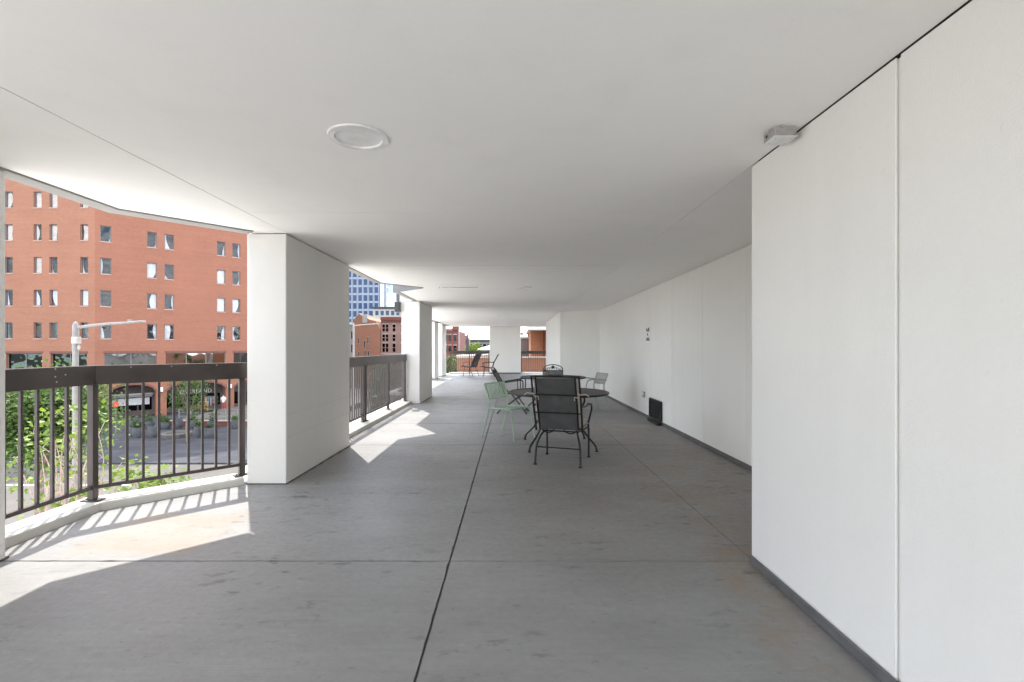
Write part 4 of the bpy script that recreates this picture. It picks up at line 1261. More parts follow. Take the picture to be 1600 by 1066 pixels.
# raised terrace in front of the shops with a low brick wall and thin fence
struct(MB().prism([(-34.4, 48.6), (-20.5, 48.6), (-20.5, 74), tuple((WING @ Vector((14.2, -0.02, 0)))[:2])], S + 0.1, S + 0.66).build('raised_terrace', M['tan_road']), 'raised pale terrace before the shops')
lw = thing('low_wall', 'low red brick wall edging the raised shop terrace', 'wall', (-27, 48.4, S))
MB().box(-34.5, -20.5, 48.3, 48.59, S + 0.11, S + 0.62).build('body', M['brick_dark'], lw)
MB().box(-34.55, -20.45, 48.26, 48.63, S + 0.625, S + 0.72).build('cap', M['offwhite'], lw)
fe = thing('terrace_fence', 'thin grey post and rail fence on the raised shop terrace', 'fence', (-30, 49.3, S + 0.66))
for k in range(9):
    x = -34.2 + k * 1.2
    MB().box(x - 0.03, x + 0.03, 49.27, 49.33, S + 0.661, S + 1.75).build('post', M['lamp'], fe)
for z in (1.72, 1.35, 1.0):
    MB().box(-34.2, -24.6, 49.285, 49.315, S + z - 0.02, S + z + 0.02).build('rail', M['lamp'], fe)


# ------------------------------------------------------------------ trees and plants
def leaf_mesh(name, pts, size, mat, seed, lobed=False, up=0.5):
    """many small single leaves, each a bent two-part blade"""
    r = random.Random(seed); V = []; F = []
    for c in pts:
        d = Vector((r.gauss(0, 1), r.gauss(0, 1), r.gauss(0, 0.6))).normalized()
        nrm = (Vector((r.gauss(0, 1), r.gauss(0, 1), r.gauss(0, 1))).normalized() * (1 - up) + Vector((0, 0, 1)) * up).normalized()
        s = d.cross(nrm)
        if s.length < 1e-3: continue
        s.normalize(); nrm = s.cross(d); L = size * r.uniform(0.6, 1.25); W = L * (0.5 if lobed else 0.33)
        c = Vector(c); b = len(V)
        V += [c, c + d * L * 0.45 + s * W + nrm * L * 0.10, c + d * L - nrm * L * 0.08, c + d * L * 0.45 - s * W + nrm * L * 0.10]
        if lobed:
            V += [c + d * L * 0.72 + s * W * 0.35, c + d * L * 0.72 - s * W * 0.35]
            F += [(b, b + 1, b + 4, b + 2), (b, b + 2, b + 5, b + 3)]
        else:
            F += [(b, b + 1, b + 2), (b, b + 2, b + 3)]
    me = bpy.data.meshes.new(name); me.from_pydata([tuple(v) for v in V], [], F); me.materials.append(mat)
    return me


def tree(name, label, base, crown, radii, trunk_r, n_limbs, n_clump, per, leaf, size, bark, seed, group=None, clump_r=0.35, lobed=False, lean=(0, 0), cat='tree'):
    """tapered trunk, limbs out to leaf clumps spread through an uneven ellipsoid"""
    r = random.Random(seed); base = Vector(base); crown = Vector(crown)
    t = thing(name, label, cat, tuple(base), group)
    fork = base.lerp(crown, 0.72) if radii[2] < (crown.z - base.z) else base.lerp(crown, 0.55)
    w = MB()
    mid = base.lerp(fork, 0.5) + Vector((r.uniform(-.1, .1), r.uniform(-.1, .1), 0)) * (fork - base).length * 0.3
    w.tube(smooth_path([base, mid, fork], 4), [trunk_r * (1.15 - 0.045 * k) for k in range(9)], 9)
    clumps = []
    for k in range(n_clump):
        while True:
            p = Vector((r.uniform(-1, 1), r.uniform(-1, 1), r.uniform(-1, 1)))
            if 0.25 < p.length < 1.0: break
        p *= 0.8 + 0.4 * r.random()
        clumps.append(crown + Vector((p.x * radii[0], p.y * radii[1], p.z * radii[2])))
    for k in range(n_limbs):
        e = clumps[k % len(clumps)]; s0 = fork.lerp(base, r.uniform(0, 0.25))
        m = s0.lerp(e, 0.5) + Vector((r.uniform(-.15, .15), r.uniform(-.15, .15), r.uniform(0.05, 0.2))) * (e - s0).length
        rr = trunk_r * r.uniform(0.25, 0.45)
        pa = smooth_path([s0, m, e], 4); w.tube(pa, [max(0.006, rr * (1 - i / (len(pa) + 1))) for i in range(len(pa))], 6)
        for j in range(3):
            q0 = Vector(pa[r.randrange(3, len(pa))]); q1 = q0 + Vector((r.gauss(0, 1), r.gauss(0, 1), r.uniform(0.0, 1.2))).normalized() * radii[0] * r.uniform(0.2, 0.5)
            w.tube([q0, q0.lerp(q1, 0.5) + Vector((0, 0, 0.03)), q1], [max(0.005, rr * 0.35), max(0.004, rr * 0.22), 0.003], 5)
    w.build('trunk', bark, t)
    pts = []
    for c in clumps:
        k = clump_r * r.uniform(0.6, 1.4)
        for j in range(int(per * r.uniform(0.6, 1.4))):
            pts.append(c + Vector((r.gauss(0, k), r.gauss(0, k), r.gauss(0, k * 0.7))))
    o = inst(leaf_mesh('crown', pts, size, leaf, seed + 1, lobed), 'crown', t)
    return t


tree('street_tree', 'full green tree beyond the nearest railing at the left edge', (-17.0, 17.4, S), (-17.1, 17.3, -1.2), (1.45, 2.0, 1.65), 0.15, 14, 90, 190, M['leaf_m'], 0.15, M['bark'], 3, 'street trees', 0.42)
tree('street_tree', 'sparse young tree with pinkish twigs behind the corner post', (-8.35, 9.0, S), (-8.35, 9.0, -0.95), (0.72, 0.8, 1.2), 0.055, 34, 46, 11, M['leaf_y'], 0.105, M['twig'], 11, 'street trees', 0.13, True)
tree('street_tree', 'low leafy branches of a young tree just below the nearest railing', (-5.5, 7.6, S), (-5.85, 7.7, -0.80), (0.50, 0.45, 0.22), 0.05, 9, 16, 17, M['leaf_y'], 0.10, M['twig'], 23, 'street trees', 0.12, True)
tree('street_tree', 'small airy tree in front of the shop lettering', (-27.4, 40.5, S + 0.12), (-27.2, 40.5, -2.5), (1.9, 1.7, 1.8), 0.08, 12, 34, 60, M['leaf_m'], 0.17, M['bark'], 31, 'street trees', 0.30)

# planters: rounded pots with plants, two rows
def planter(label, x, y, r, h, plant, seed):
    t = thing('planter', label, 'planter', (x, y, S + 0.12), 'charcoal planters on the plaza')
    MB().lathe([(r * 0.72, 0.0), (r * 0.92, h * 0.25), (r, h * 0.55), (r * 0.93, h * 0.92), (r * 0.95, h), (r * 0.85, h), (r * 0.83, h * 0.9), (0.001, h * 0.88)], 20, (x, y, S + 0.121)).build('pot', M['pot'], t)
    if plant:
        rr = random.Random(seed); pts = [(x + rr.gauss(0, r * 0.4), y + rr.gauss(0, r * 0.4), S + 0.12 + h + abs(rr.gauss(0, 0.16 * plant))) for _ in range(160)]
        inst(leaf_mesh('plant', pts, 0.17, M['leaf_d'] if seed % 2 else M['leaf_m'], seed), 'plant', t)['kind'] = 'stuff'


PL = [(-35.5, 46.9, 0.50, 0.78, 2.0, 'round charcoal planter with bushy plant left end of the back row'), (-34.2, 46.9, 0.42, 0.75, 2.2, 'charcoal planter second from left in the back row'),
      (-33.6, 46.6, 0.40, 0.72, 1.6, 'charcoal planter third from left in the back row'), (-32.7, 47.0, 0.42, 0.95, 0, 'tall empty charcoal planter in the back row'),
      (-31.2, 47.0, 0.45, 0.85, 1.8, 'charcoal planter behind the small airy tree'), (-29.2, 46.8, 0.45, 0.78, 2.6, 'charcoal planter right of the small airy tree'),
      (-27.0, 46.8, 0.36, 0.95, 1.0, 'tall jar shaped charcoal planter at the right end'), (-32.9, 42.3, 0.48, 0.9, 1.6, 'charcoal planter at the left of the front row'),
      (-31.7, 42.4, 0.45, 0.95, 0, 'empty charcoal planter in the front row beside the stone ring'), (-33.8, 43.0, 0.5, 0.9, 2.4, 'charcoal planter with tall plant left of the stone ring'),
      (-27.6, 42.2, 0.33, 1.02, 2.0, 'narrow tall charcoal planter in the front row'), (-26.5, 42.2, 0.50, 0.92, 0.8, 'wide charcoal planter at the right of the front row')]
for i, (x, y, r_, h_, p_, lb) in enumerate(PL):
    planter(lb, x, y, r_, h_, p_, 50 + i)
ring = thing('tree_ring', 'low angular tan stone ring on the plaza between the planters', 'stone ring', (-29.8, 42.6, S + 0.12))
MB().lathe([(1.15, 0.0), (1.25, 0.32), (1.22, 0.38), (0.85, 0.38), (0.80, 0.2)], 8, (-29.8, 42.6, S + 0.121)).build('kerb', M['tan_road'], ring)
MB().lathe([(0.80, 0.21), (0.4, 0.26), (0.001, 0.27)], 8, (-29.8, 42.6, S + 0.121)).build('soil', M['soil'], ring)

# shop things under the arches
rk = thing('clothes_rack', 'clothes rack with coloured garments outside the lettered shop', 'clothes rack', tuple(WING @ Vector((10.5, -1.2, S + 0.66))))
MB().tube([(9.6, -1.2, S + 0.67), (9.6, -1.2, S + 2.2), (11.3, -1.2, S + 2.2), (11.3, -1.2, S + 0.67)], 0.025, 6).xf(WING).build('frame', M['darkmetal'], rk)
M['cloth_b'] = simple('blue_cloth', (0.10, 0.22, 0.32), 0.9); M['cloth_r'] = simple('maroon_cloth', (0.25, 0.06, 0.06), 0.9); M['cloth_g'] = simple('grey_cloth', (0.35, 0.34, 0.36), 0.9)
for k in range(12):
    x = 9.7 + k * 0.13
    MB().box(x, x + 0.08, -1.42, -0.98, S + 1.05 + 0.1 * (k % 3), S + 2.14).xf(WING).build('garment', (M['cloth_b'], M['cloth_r'], M['cloth_g'], M['brown'])[(k * 7) % 4], rk, 0.02)
M['orange'] = simple('orange_brown_wood', (0.50, 0.20, 0.07), 0.6)
oc = thing('display_stand', 'orange wooden display stand before the lettered shop', 'display stand', tuple(WING @ Vector((9.3, -3.0, S + 0.66))))
for x in (8.9, 9.75):
    for y in (-3.3, -2.75):
        MB().box(x - 0.04, x + 0.04, y - 0.04, y + 0.04, S + 0.661, S + 1.7).xf(WING).build('leg', M['orange'], oc)
for z in (0.95, 1.35, 1.72):
    MB().box(8.85, 9.8, -3.35, -2.7, S + z, S + z + 0.05).xf(WING).build('shelf', M['orange'], oc)
for k in range(4):
    MB().box(8.92 + k * 0.22, 9.08 + k * 0.22, -3.2, -2.9, S + 1.001, S + 1.2).xf(WING).build('folded_stack', (M['cloth_r'], M['darkmetal'])[k % 2], oc, 0.02)


def person(label, loc, rz, top, bottom, skin, hair):
    t = thing('person', label, 'person', (0, 0, 0), None, True)
    me = bpy.data.meshes.new('body')
    P = [(0, 0, 0.95), (0, 0, 1.15), (0, 0, 1.38), (0, 0.0, 1.50), (0, 0.01, 1.62), (0, 0.01, 1.72), (-0.10, 0, 0.90), (-0.10, 0.02, 0.50), (-0.10, 0, 0.08), (-0.10, 0.13, 0.03), (0.10, 0, 0.90), (0.10, 0.03, 0.50), (0.10, 0.02, 0.08), (0.10, 0.15, 0.03),
         (-0.18, 0, 1.40), (-0.24, -0.02, 1.13), (-0.23, 0.08, 0.88), (0.18, 0, 1.40), (0.24, -0.02, 1.13), (0.23, 0.08, 0.88)]
    E = [(0, 1), (1, 2), (2, 3), (3, 4), (4, 5), (0, 6), (6, 7), (7, 8), (8, 9), (0, 10), (10, 11), (11, 12), (12, 13), (2, 14), (14, 15), (15, 16), (2, 17), (17, 18), (18, 19)]
    RAD = [.13, .13, .15, .055, .095, .08, .09, .06, .04, .035, .09, .06, .04, .035, .06, .045, .03, .06, .045, .03]
    me.from_pydata(P, E, [])
    o = inst(me, 'body', t); mo = o.modifiers.new('skin', 'SKIN')
    for v, r_ in zip(me.skin_vertices[0].data if me.skin_vertices else [], RAD): v.radius = (r_, r_)
    if not me.skin_vertices:
        return t
    me.skin_vertices[0].data[0].use_root = True
    o.modifiers.new('sub', 'SUBSURF').levels = 1; me.materials.append(skin)
    bpy.context.view_layer.update()
    MB().lathe([(0.14, 0.80), (0.175, 0.95), (0.17, 1.15), (0.205, 1.38), (0.09, 1.50), (0.07, 1.49)], 14).build('shirt', top, t)
    for s in (-1, 1):
        MB().tube([(s * 0.15, 0, 1.42), (s * 0.215, -0.01, 1.27), (s * 0.24, -0.02, 1.12)], [0.085, 0.075, 0.06], 8).build('sleeve', top, t)
        MB().tube([(s * 0.085, 0, 0.95), (s * 0.10, 0.025, 0.5), (s * 0.10, 0.01, 0.06)], [0.115, 0.085, 0.065], 10).build('trouser_leg', bottom, t)
    MB().lathe([(0.001, 1.80), (0.07, 1.785), (0.105, 1.72), (0.108, 1.66), (0.085, 1.62)], 12, (0, -0.015, 0)).build('hair', hair, t)
    return place(t, *loc, rz)


M['skin'] = simple('skin', (0.45, 0.28, 0.2), 0.6); M['hair'] = simple('dark_hair', (0.03, 0.02, 0.015), 0.7)
person('person in white top and dark red trousers standing outside the lettered shop', tuple(WING @ Vector((11.55, -2.6, S + 0.661))), R(200), M['white'], M['cloth_r'], M['skin'], M['hair'])

rs = thing('red_sign', 'small round red sign on a post left of the arches', 'sign', (-36.3, 44.0, S + 0.12))
MB().tube([(-36.3, 44.0, S + 0.12), (-36.3, 44.0, -4.0)], 0.035, 8).build('post', M['lamp'], rs)
M['red'] = simple('red_sign_paint', (0.55, 0.05, 0.04), 0.5)
MB().lathe([(0.001, 0), (0.33, 0), (0.33, 0.03), (0.001, 0.03)], 8).xf(Matrix.Translation((-36.3, 43.95, -3.85)) @ Matrix.Rotation(R(90), 4, 'X') @ Matrix.Rotation(R(22.5), 4, 'Z')).build('plate', M['red'], rs)


# ------------------------------------------------------------------ street lamps
def street_lamp(label, x, y, top, arm_dx, arm_dy, r, box=True):
    t = thing('street_lamp', label, 'street lamp', (x, y, S + 0.1), 'pale street lamps with one arm')
    MB().lathe([(r * 1.9, 0), (r * 1.9, 0.25), (r * 1.35, 0.4), (r * 1.1, 1.0), (r, top - S - 0.9), (r * 1.12, top - S - 0.89), (r * 1.12, top - S - 0.82), (r, top - S - 0.81), (r, top - S - 0.15), (r * 0.6, top - S - 0.05), (0.001, top - S - 0.02)], 18, (x, y, S + 0.05)).build('pole', M['lamp'], t)
    a = Vector((x, y, top - 0.17)); b = Vector((x + arm_dx, y + arm_dy, top + 0.0))
    MB().tube(smooth_path([a, a.lerp(b, 0.5) + Vector((0, 0, 0.03)), b], 5), [0.05 * (1 - 0.03 * k) for k in range(11)], 8).build('arm', M['lamp'], t)
    d = (b - a).normalized()
    h = MB().beam(b - d * 0.15, b + d * 0.42, 0.26, 0.055).build('lamp_head', M['lamp'], t, 0.02)
    MB().box(b.x - 0.05, b.x + 0.05, b.y - 0.05, b.y + 0.05, b.z + 0.03, b.z + 0.10).build('photocell', M['lamp'], h)
    if box:
        MB().box(x + r * 0.5, x + r * 0.5 + 0.19, y - r - 0.13, y - r + 0.04, top - 0.66, top - 0.45).build('control_box', M['offwhite'], t, 0.015)
        MB().lathe([(0.015, 0), (0.035, 0.04), (0.035, 0.11), (0.012, 0.15)], 10, (x + r + 0.10, y - r, top - 0.85)).build('camera_dome', M['offwhite'], t)


street_lamp('pale street lamp with long arm in front of the brick office block', -13.64, 15.0, 2.10, 1.62, 0.1, 0.078)
street_lamp('distant pale street lamp before the gabled brick house', -14.85, 45.0, 3.55, 1.95, 0.0, 0.10, False)

# ------------------------------------------------------------------ buildings seen through the second bay
def at(x, y, z=0):
    return (x, y, z)


gb = thing('gabled_house', 'red brick gabled house seen over the second railing', 'house', (-30.2, 100, S))
gp = [(-32.9, S), (-27.5, S), (-27.5, 5.3), (-28.5, 7.0), (-29.6, 7.2), (-31.0, 7.9), (-31.8, 8.4), (-32.9, 7.0)]
vv = [(x, 100, z) for x, z in gp] + [(x, 114, z) for x, z in gp]; n = len(gp)
MB().add(vv, [tuple(range(n)), tuple(range(2 * n - 1, n - 1, -1))] + [(i, n + i, n + (i + 1) % n, (i + 1) % n) for i in range(n)]).build('wall', M['brick'], gb)
MB().box(-31.15, -30.15, 99.93, 100.6, 6.6, 8.35).build('vent_panel', M['offwhite'], gb)
for x, z0, z1 in ((-31.9, 2.2, 3.5), (-30.7, 1.4, 2.9), (-30.0, 2.2, 3.7), (-30.6, -0.3, 0.9), (-29.9, -0.4, 0.8), (-31.9, -0.4, 0.6)):
    w_ = MB().box(x - 0.16, x + 0.16, 99.95, 100.05, z0, z1).build('window', M['offwhite'], gb)
    MB().box(x - 0.09, x + 0.09, 99.93, 99.949, z0 + 0.1, z1 - 0.1).build('pane', M['glass_dark'], w_)
MB().beam((-33.0, 107, 7.08), (-31.78, 107, 8.55), 14.2, 0.12, (-0.7, 0, 0.7)).build('roof', M['offwhite'], gb)

lh = thing('pale_house', 'pale house with dark windows left of the gabled brick house', 'house', (-36, 102, S))
MB().box(-40, -33.0, 101, 112, S, 6.2).build('wall', M['offwhite'], lh)
for z in (3.2, 0.4, -2.4):
    for x in (-33.5, -34.6, -36.0):
        MB().box(x - 0.3, x + 0.3, 100.95, 101.02, z, z + 1.6).build('window', M['glass_dark'], lh)
MB().prism([(-40.2, 100.7), (-32.96, 100.7), (-32.96, 112), (-40.2, 112)], 6.21, 6.7).build('roof', M['white'], lh)

pb = thing('pink_brick_building', 'pinkish brick building with corbelled cornice right of the gabled house', 'building', (-22.5, 101, S))
ph = []
for x0, x1 in ((-27.14, -26.62), (-26.44, -25.91), (-25.0, -24.43), (-23.25, -22.7), (-22.5, -22.0), (-21.1, -20.6)):
    for z0, z1 in ((4.8, 6.24), (2.79, 4.14), (0.51, 2.26), (-2.28, -0.62)):
        ph.append((x0, x1, z0, z1))
wall_with_holes(-27.45, -17.5, S, 7.8, ph, 0.3).xf(Matrix.Translation((0, 100.5, 0))).build('wall', M['brick_pink'], pb)
MB().box(-27.45, -17.5, 100.85, 112, S, 7.75).build('body', M['room'], pb)
for a, b, c, d in ph:
    MB().box(a - 0.1, b + 0.1, 100.43, 100.52, d + 0.01, d + 0.22).build('lintel', M['offwhite'], pb)
    f_ = MB().box(a, b, 100.64, 100.7, (c + d) / 2 - 0.05, (c + d) / 2 + 0.05).build('window', M['offwhite'], pb)
    MB().box(a, b, 100.7, 100.75, c, d).build('pane', M['glass_dark'], f_)
MB().box(-27.45, -17.4, 100.2, 100.499, 7.15, 7.81).build('cornice', M['brick_dark'], pb)
for k in range(19):
    MB().box(-27.3 + k * 0.52, -27.05 + k * 0.52, 100.25, 100.499, 6.68, 7.149).build('corbel', M['brick_dark'], pb)
MB().box(-27.45, -17.5, 100.35, 100.499, -0.05, 0.25).build('string_course', M['offwhite'], pb)
for k in range(4):
    MB().box(-27.1 + k * 2.4, -25.1 + k * 2.4, 100.45, 100.499, S + 0.4, -3.2).build('shop_window', M['glass_dark'], pb)

gt = thing('glass_tower', 'blue glass office tower with pale mullions behind the gabled house', 'tower', (-78, 255, S))
MB().box(-92, -65.7, 250.3, 275, S, 75).build('core', M['mullion'], gt)
pane_me = MB().box(-0.98, 0.98, -0.04, 0.0, 0, 3.05).mesh('pane', M['glass_blue'])
for i in range(9):
    for j in range(13):
        inst(pane_me, 'pane', gt, (-90.3 + i * 2.8, 250.29, 13.5 + j * 4.13))
for i in range(10):
    MB().box(-91.9 + i * 2.8 - 0.2, -91.9 + i * 2.8 + 0.2, 249.95, 250.29, 8, 75).build('mullion', M['mullion'], gt)
for x in (-68.0, -66.9):
    MB().box(x - 0.4, x + 0.4, 249.3, 250.2, 8, 75).build('fin', M['white'], gt)
for j in range(13):
    MB().box(-65.69, -65.6, 252, 262, 13.5 + j * 4.13, 16.5 + j * 4.13).build('pane', M['glass_blue'], gt)

pt = thing('pale_block', 'pale flat roofed block with dark roof edge beside the blue tower', 'building', (-54, 222, S))
MB().box(-63.5, -46, 220, 236, S, 19.3).build('wall', M['offwhite'], pt)
MB().box(-63.8, -45.8, 219.6, 236, 19.4, 20.2).build('roof', M['darkmetal'], pt)
for i in range(7):
    for z in (16.4, 13.0, 9.6):
        MB().box(-62.6 + i * 2.4, -61.2 + i * 2.4, 219.9, 220.02, z, z + 2.0).build('window', M['glass_blue'], pt)


# ------------------------------------------------------------------ cars on the road
def make_car(label, x, y, rz, paint):
    t = thing('parked_car', label, 'car', (0, 0, 0), 'cars on the road', True)
    prof = [(-2.2, 0.35), (2.15, 0.35), (2.25, 0.62), (2.1, 0.80), (1.15, 0.92), (-1.7, 0.98), (-2.2, 0.92), (-2.28, 0.6)]

    def side(pf, w0, w1, z0):
        n = len(pf); vv = [(s * (w0 if z < z0 else w1), y_, z) for s in (-1, 1) for y_, z in pf]
        return vv, [tuple(range(n)), tuple(range(2 * n - 1, n - 1, -1))] + [(i, n + i, n + (i + 1) % n, (i + 1) % n) for i in range(n)]
    MB().add(*side(prof, 0.90, 0.86, 0.7)).build('body', paint, t, 0.06, 2)
    cab = [(1.10, 0.90), (-1.95, 0.95), (-1.60, 1.42), (-1.2, 1.49), (0.05, 1.48), (0.40, 1.38)]
    MB().add(*side(cab, 0.82, 0.64, 1.0)).build('cabin', M['glass_dark'], t, 0.05, 2)
    MB().add(*side([(-1.55, 1.43), (-1.2, 1.50), (0.05, 1.495), (0.3, 1.43)], 0.655, 0.655, 0)).build('roof', paint, t, 0.02)
    for s in (-1, 1):
        for y_ in (-1.40, 1.38):
            w_ = MB().lathe([(0.001, -0.1), (0.30, -0.1), (0.33, -0.05), (0.33, 0.05), (0.30, 0.1), (0.001, 0.1)], 18).xf(Matrix.Translation((s * 0.82, y_, 0.33)) @ Matrix.Rotation(R(90), 4, 'Y')).build('wheel', M['rubber'], t)
            MB().lathe([(0.001, -0.005), (0.20, -0.005), (0.20, 0.005), (0.001, 0.005)], 12).xf(Matrix.Translation((s * 0.925, y_, 0.33)) @ Matrix.Rotation(R(90), 4, 'Y')).build('rim', M['lamp'], w_)
        MB().box(s * 0.62 - 0.14, s * 0.62 + 0.14, -2.30, -2.2, 0.68, 0.84).build('tail_light', M['red'], t)
        MB().box(s * 0.62 - 0.15, s * 0.62 + 0.15, 2.12, 2.24, 0.62, 0.74).build('headlight', M['lens'], t)
    MB().box(-0.26, 0.26, -2.305, -2.26, 0.50, 0.62).build('number_plate', M['white'], t)
    return place(t, x, y, S + 0.006, rz)


M['car_dark'] = simple('dark_blue_car_paint', (0.02, 0.025, 0.04), 0.25, 0.3)
M['car_grey'] = simple('silver_car_paint', (0.40, 0.41, 0.42), 0.3, 0.5)
make_car('dark car seen from behind through the second railing', -21.0, 74.0, R(4), M['car_dark'])
make_car('silver car on the road beyond the second railing', -18.2, 66.0, R(4), M['car_grey'])

tr = thing('traffic_light', 'traffic light showing green beyond the second railing', 'traffic light', (-21.6, 72, S))
MB().tube([(-21.7, 78, S), (-21.7, 78, -2.2)], 0.08, 8).build('post', M['darkmetal'], tr)
tb = MB().box(-21.95, -21.45, 77.7, 77.98, -3.9, -2.4).build('housing', M['darkmetal'], tr, 0.03)
m_, nt_, b_ = new_mat('green_signal'); b_.inputs['Base Color'].default_value = (0.02, 0.35, 0.22, 1); b_.inputs['Emission Color'].default_value = (0.03, 0.7, 0.4, 1); b_.inputs['Emission Strength'].default_value = 1.0
M['signal'] = m_
for z, mt in ((-2.72, M['cloth_r']), (-3.15, M['brown']), (-3.58, M['signal'])):
    MB().lathe([(0.001, 0), (0.17, 0), (0.17, 0.03), (0.001, 0.03)], 14).xf(Matrix.Translation((-21.7, 77.69, z)) @ Matrix.Rotation(R(90), 4, 'X')).build('signal_lens', mt, tb)

tree('street_tree', 'dense dark green tree seen through the right part of the second railing', (-10.6, 40.5, S), (-10.5, 40.5, -2.4), (1.25, 1.2, 2.1), 0.11, 10, 40, 110, M['leaf_d'], 0.20, M['bark'], 41, 'street trees', 0.30)
tree('street_tree', 'street tree far down the road before the pinkish building', (-24.4, 92, S), (-24.4, 92, -3.6), (2.2, 2.0, 1.9), 0.12, 8, 30, 60, M['leaf_m'], 0.34, M['bark'], 43, 'street trees', 0.5)

# ------------------------------------------------------------------ beyond the far end
bw = thing('brick_parapet', 'red brick parapet wall just beyond the far railings', 'wall', (0, 27.6, S))
MB().box(-3.15, 4.2, 27.5, 27.8, S, 0.72).build('body', M['brick'], bw)
for k in range(7):
    MB().box(-3.2 + k * 1.07 + 0.004, -3.2 + (k + 1) * 1.07 - 0.004, 27.45, 27.85, 0.722, 0.80).build('coping_stone', M['offwhite'], bw, 0.01)
MB().prism([(-3.15, 27.81), (-2.85, 27.81), (-0.2, 36), (-0.5, 36)], S, 0.80).build('return_wall', M['brick'], bw)
MB().prism([(-3.22, 27.86), (-2.80, 27.86), (-0.15, 36), (-0.57, 36)], 0.82, 0.90).build('return_coping', M['white'], bw)

ob = thing('old_brick_building', 'dark red brick building with corner turret beyond the far left railing', 'building', (-14, 92, S))
oh = [(x, x + 0.55, z, z + 1.2) for x in (-16.2, -15.0, -13.6, -12.7, -11.9, -10.95) for z in (2.6, 0.6, -1.6)]
wall_with_holes(-16.8, -10.1, S, 4.6, oh, 0.25).xf(Matrix.Translation((0, 90, 0))).build('wall', M['brick_dark'], ob)
MB().box(-16.8, -10.1, 90.28, 104, S, 4.55).build('body', M['brick_dark'], ob)
for a, b, c, d in oh:
    w_ = MB().box(a - 0.05, b + 0.05, 89.95, 90.02, d, d + 0.14).build('lintel', M['offwhite'], ob)
    MB().box(a, b, 90.15, 90.2, c, d).build('window', M['glass_dark'], ob)
MB().box(-11.2, -10.0, 89.7, 91.0, 4.61, 5.3).build('turret', M['brick_dark'], ob)
MB().lathe([(0.85, 0), (0.35, 0.5), (0.001, 1.0)], 4, (-10.6, 90.35, 5.31)).xf(Matrix()).build('turret_roof', M['brick_dark'], ob)
MB().box(-16.9, -11.22, 89.75, 90.2, 4.61, 4.95).build('cornice', M['brick_pink'], ob)
lamp3 = thing('street_lamp', 'pale lamp post before the old brick building', 'street lamp', (-6.62, 60, S), 'pale street lamps with one arm')
MB().lathe([(0.14, 0), (0.09, 1.0), (0.08, 10.6), (0.04, 10.9)], 10, (-6.62, 60, S)).build('pole', M['lamp'], lamp3)
MB().box(-6.75, -6.49, 59.9, 60.1, 4.0, 4.35).build('lamp_head', M['lamp'], lamp3, 0.02)
kb = thing('pink_row_house', 'pinkish row house right of the old brick building', 'house', (-11.3, 112, S))
kh = [(x, x + 0.45, z, z + 1.1) for x in (-12.6, -11.6, -10.9) for z in (2.0, 0.1, -1.9)]
wall_with_holes(-13.2, -10.3, S, 3.9, kh, 0.25).xf(Matrix.Translation((0, 110, 0))).build('wall', M['brick_pink'], kb)
MB().box(-13.2, -10.3, 110.3, 118, S, 3.85).build('body', M['brick_pink'], kb)
for a, b, c, d in kh:
    MB().box(a, b, 110.15, 110.2, c, d).build('window', M['glass'], kb)
MB().box(-13.3, -10.2, 109.8, 110.1, 3.91, 4.2).build('cornice', M['brown'], kb)
sb = thing('banner_post', 'dark tall post with banner beyond the far left railing', 'post', (-4.63, 50, S))
MB().box(-4.70, -4.56, 49.93, 50.07, S, 2.75).build('post', M['darkmetal'], sb)
MB().box(-4.78, -4.48, 49.88, 49.92, 0.4, 2.2).build('banner', M['darkmetal'], sb)
db = thing('long_dark_building', 'long low dark grey building on the far horizon', 'building', (-5, 152, S))
MB().box(-14.6, 12, 150, 165, S, 3.3).build('wall', M['frame'], db)
MB().box(-14.8, 12.2, 149.7, 165, 3.31, 3.95).build('roof', M['darkmetal'], db)
for k in range(20):
    MB().box(-14.2 + k * 1.3, -13.3 + k * 1.3, 149.9, 150.05, 0.9, 2.6).build('window', M['glass_blue'], db)
tree('street_tree', 'bright yellow green tree beyond the far left railing', (-4.6, 60, S), (-4.6, 60, 0.55), (1.15, 1.1, 1.35), 0.12, 9, 34, 90, M['leaf_y'], 0.22, M['bark'], 61, 'street trees', 0.30)
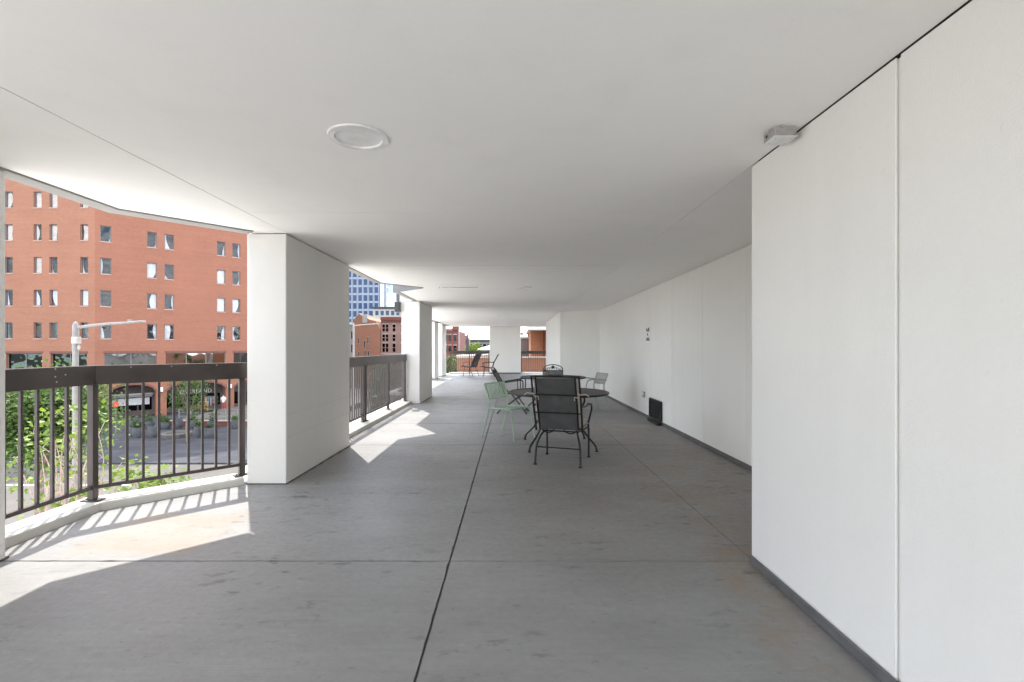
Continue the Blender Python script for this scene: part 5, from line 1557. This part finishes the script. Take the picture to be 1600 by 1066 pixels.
tree('street_tree', 'leafy green tree at the left end of the far railing', (-5.0, 34, S), (-4.55, 34, -0.5), (0.75, 0.8, 1.5), 0.09, 9, 34, 80, M['leaf_m'], 0.15, M['bark'], 67, 'street trees', 0.24)
pv = thing('white_pavilion', 'white pyramid roofed pavilion behind the end panel', 'pavilion', (-2.0, 45, S))
MB().lathe([(1.5, 0), (1.45, 0.08), (0.001, 0.5)], 4, (-1.75, 45, 1.15)).build('roof', M['white'], pv)
for sx, sy in ((-1, -1), (1, -1), (-1, 1), (1, 1)):
    MB().box(-1.75 + sx * 0.9 - 0.05, -1.75 + sx * 0.9 + 0.05, 45 + sy * 0.9 - 0.05, 45 + sy * 0.9 + 0.05, S, 1.15).build('post', M['lamp'], pv)
bs = thing('brown_building', 'dark brown sided building seen through the right far opening', 'building', (0.6, 41, S))
MB().box(-0.8, 1.62, 40, 46, S, 2.10).build('wall', M['brown'], bs)
MB().box(-0.85, 1.66, 39.9, 46, 2.101, 2.25).build('roof_edge', M['offwhite'], bs)
MB().lathe([(0.05, 0), (0.05, 0.15), (0.12, 0.18), (0.12, 0.3), (0.001, 0.36)], 10, (0.84, 40.4, 2.251)).build('roof_vent', M['darkmetal'], bs)
ts = thing('tan_brick_building', 'orange brick building with white overhanging roof in the right far opening', 'building', (2.3, 37, S))
MB().box(1.40, 2.32, 36, 44, S, 2.58).build('wall', M['brick_tan'], ts)
MB().box(2.321, 2.46, 35.8, 44, S, 2.58).build('corner_pier', M['brick_dark'], ts)
MB().box(2.461, 5.0, 35.4, 44, S, 2.585).build('side_wall', M['brick_tan'], ts)
MB().box(1.15, 5.2, 33.5, 44.2, 2.59, 3.05).build('roof', M['white'], ts)
ms = thing('roof_mast', 'dark mast with slanting strut on the brown roof', 'mast', (1.3, 39.9, 2.25))
MB().tube([(1.33, 40.3, 2.251), (1.33, 40.3, 3.2)], 0.04, 6).build('post', M['darkmetal'], ms)
MB().tube([(1.05, 40.3, 2.3), (1.85, 40.3, 3.1)], 0.025, 6).build('strut', M['darkmetal'], ms)
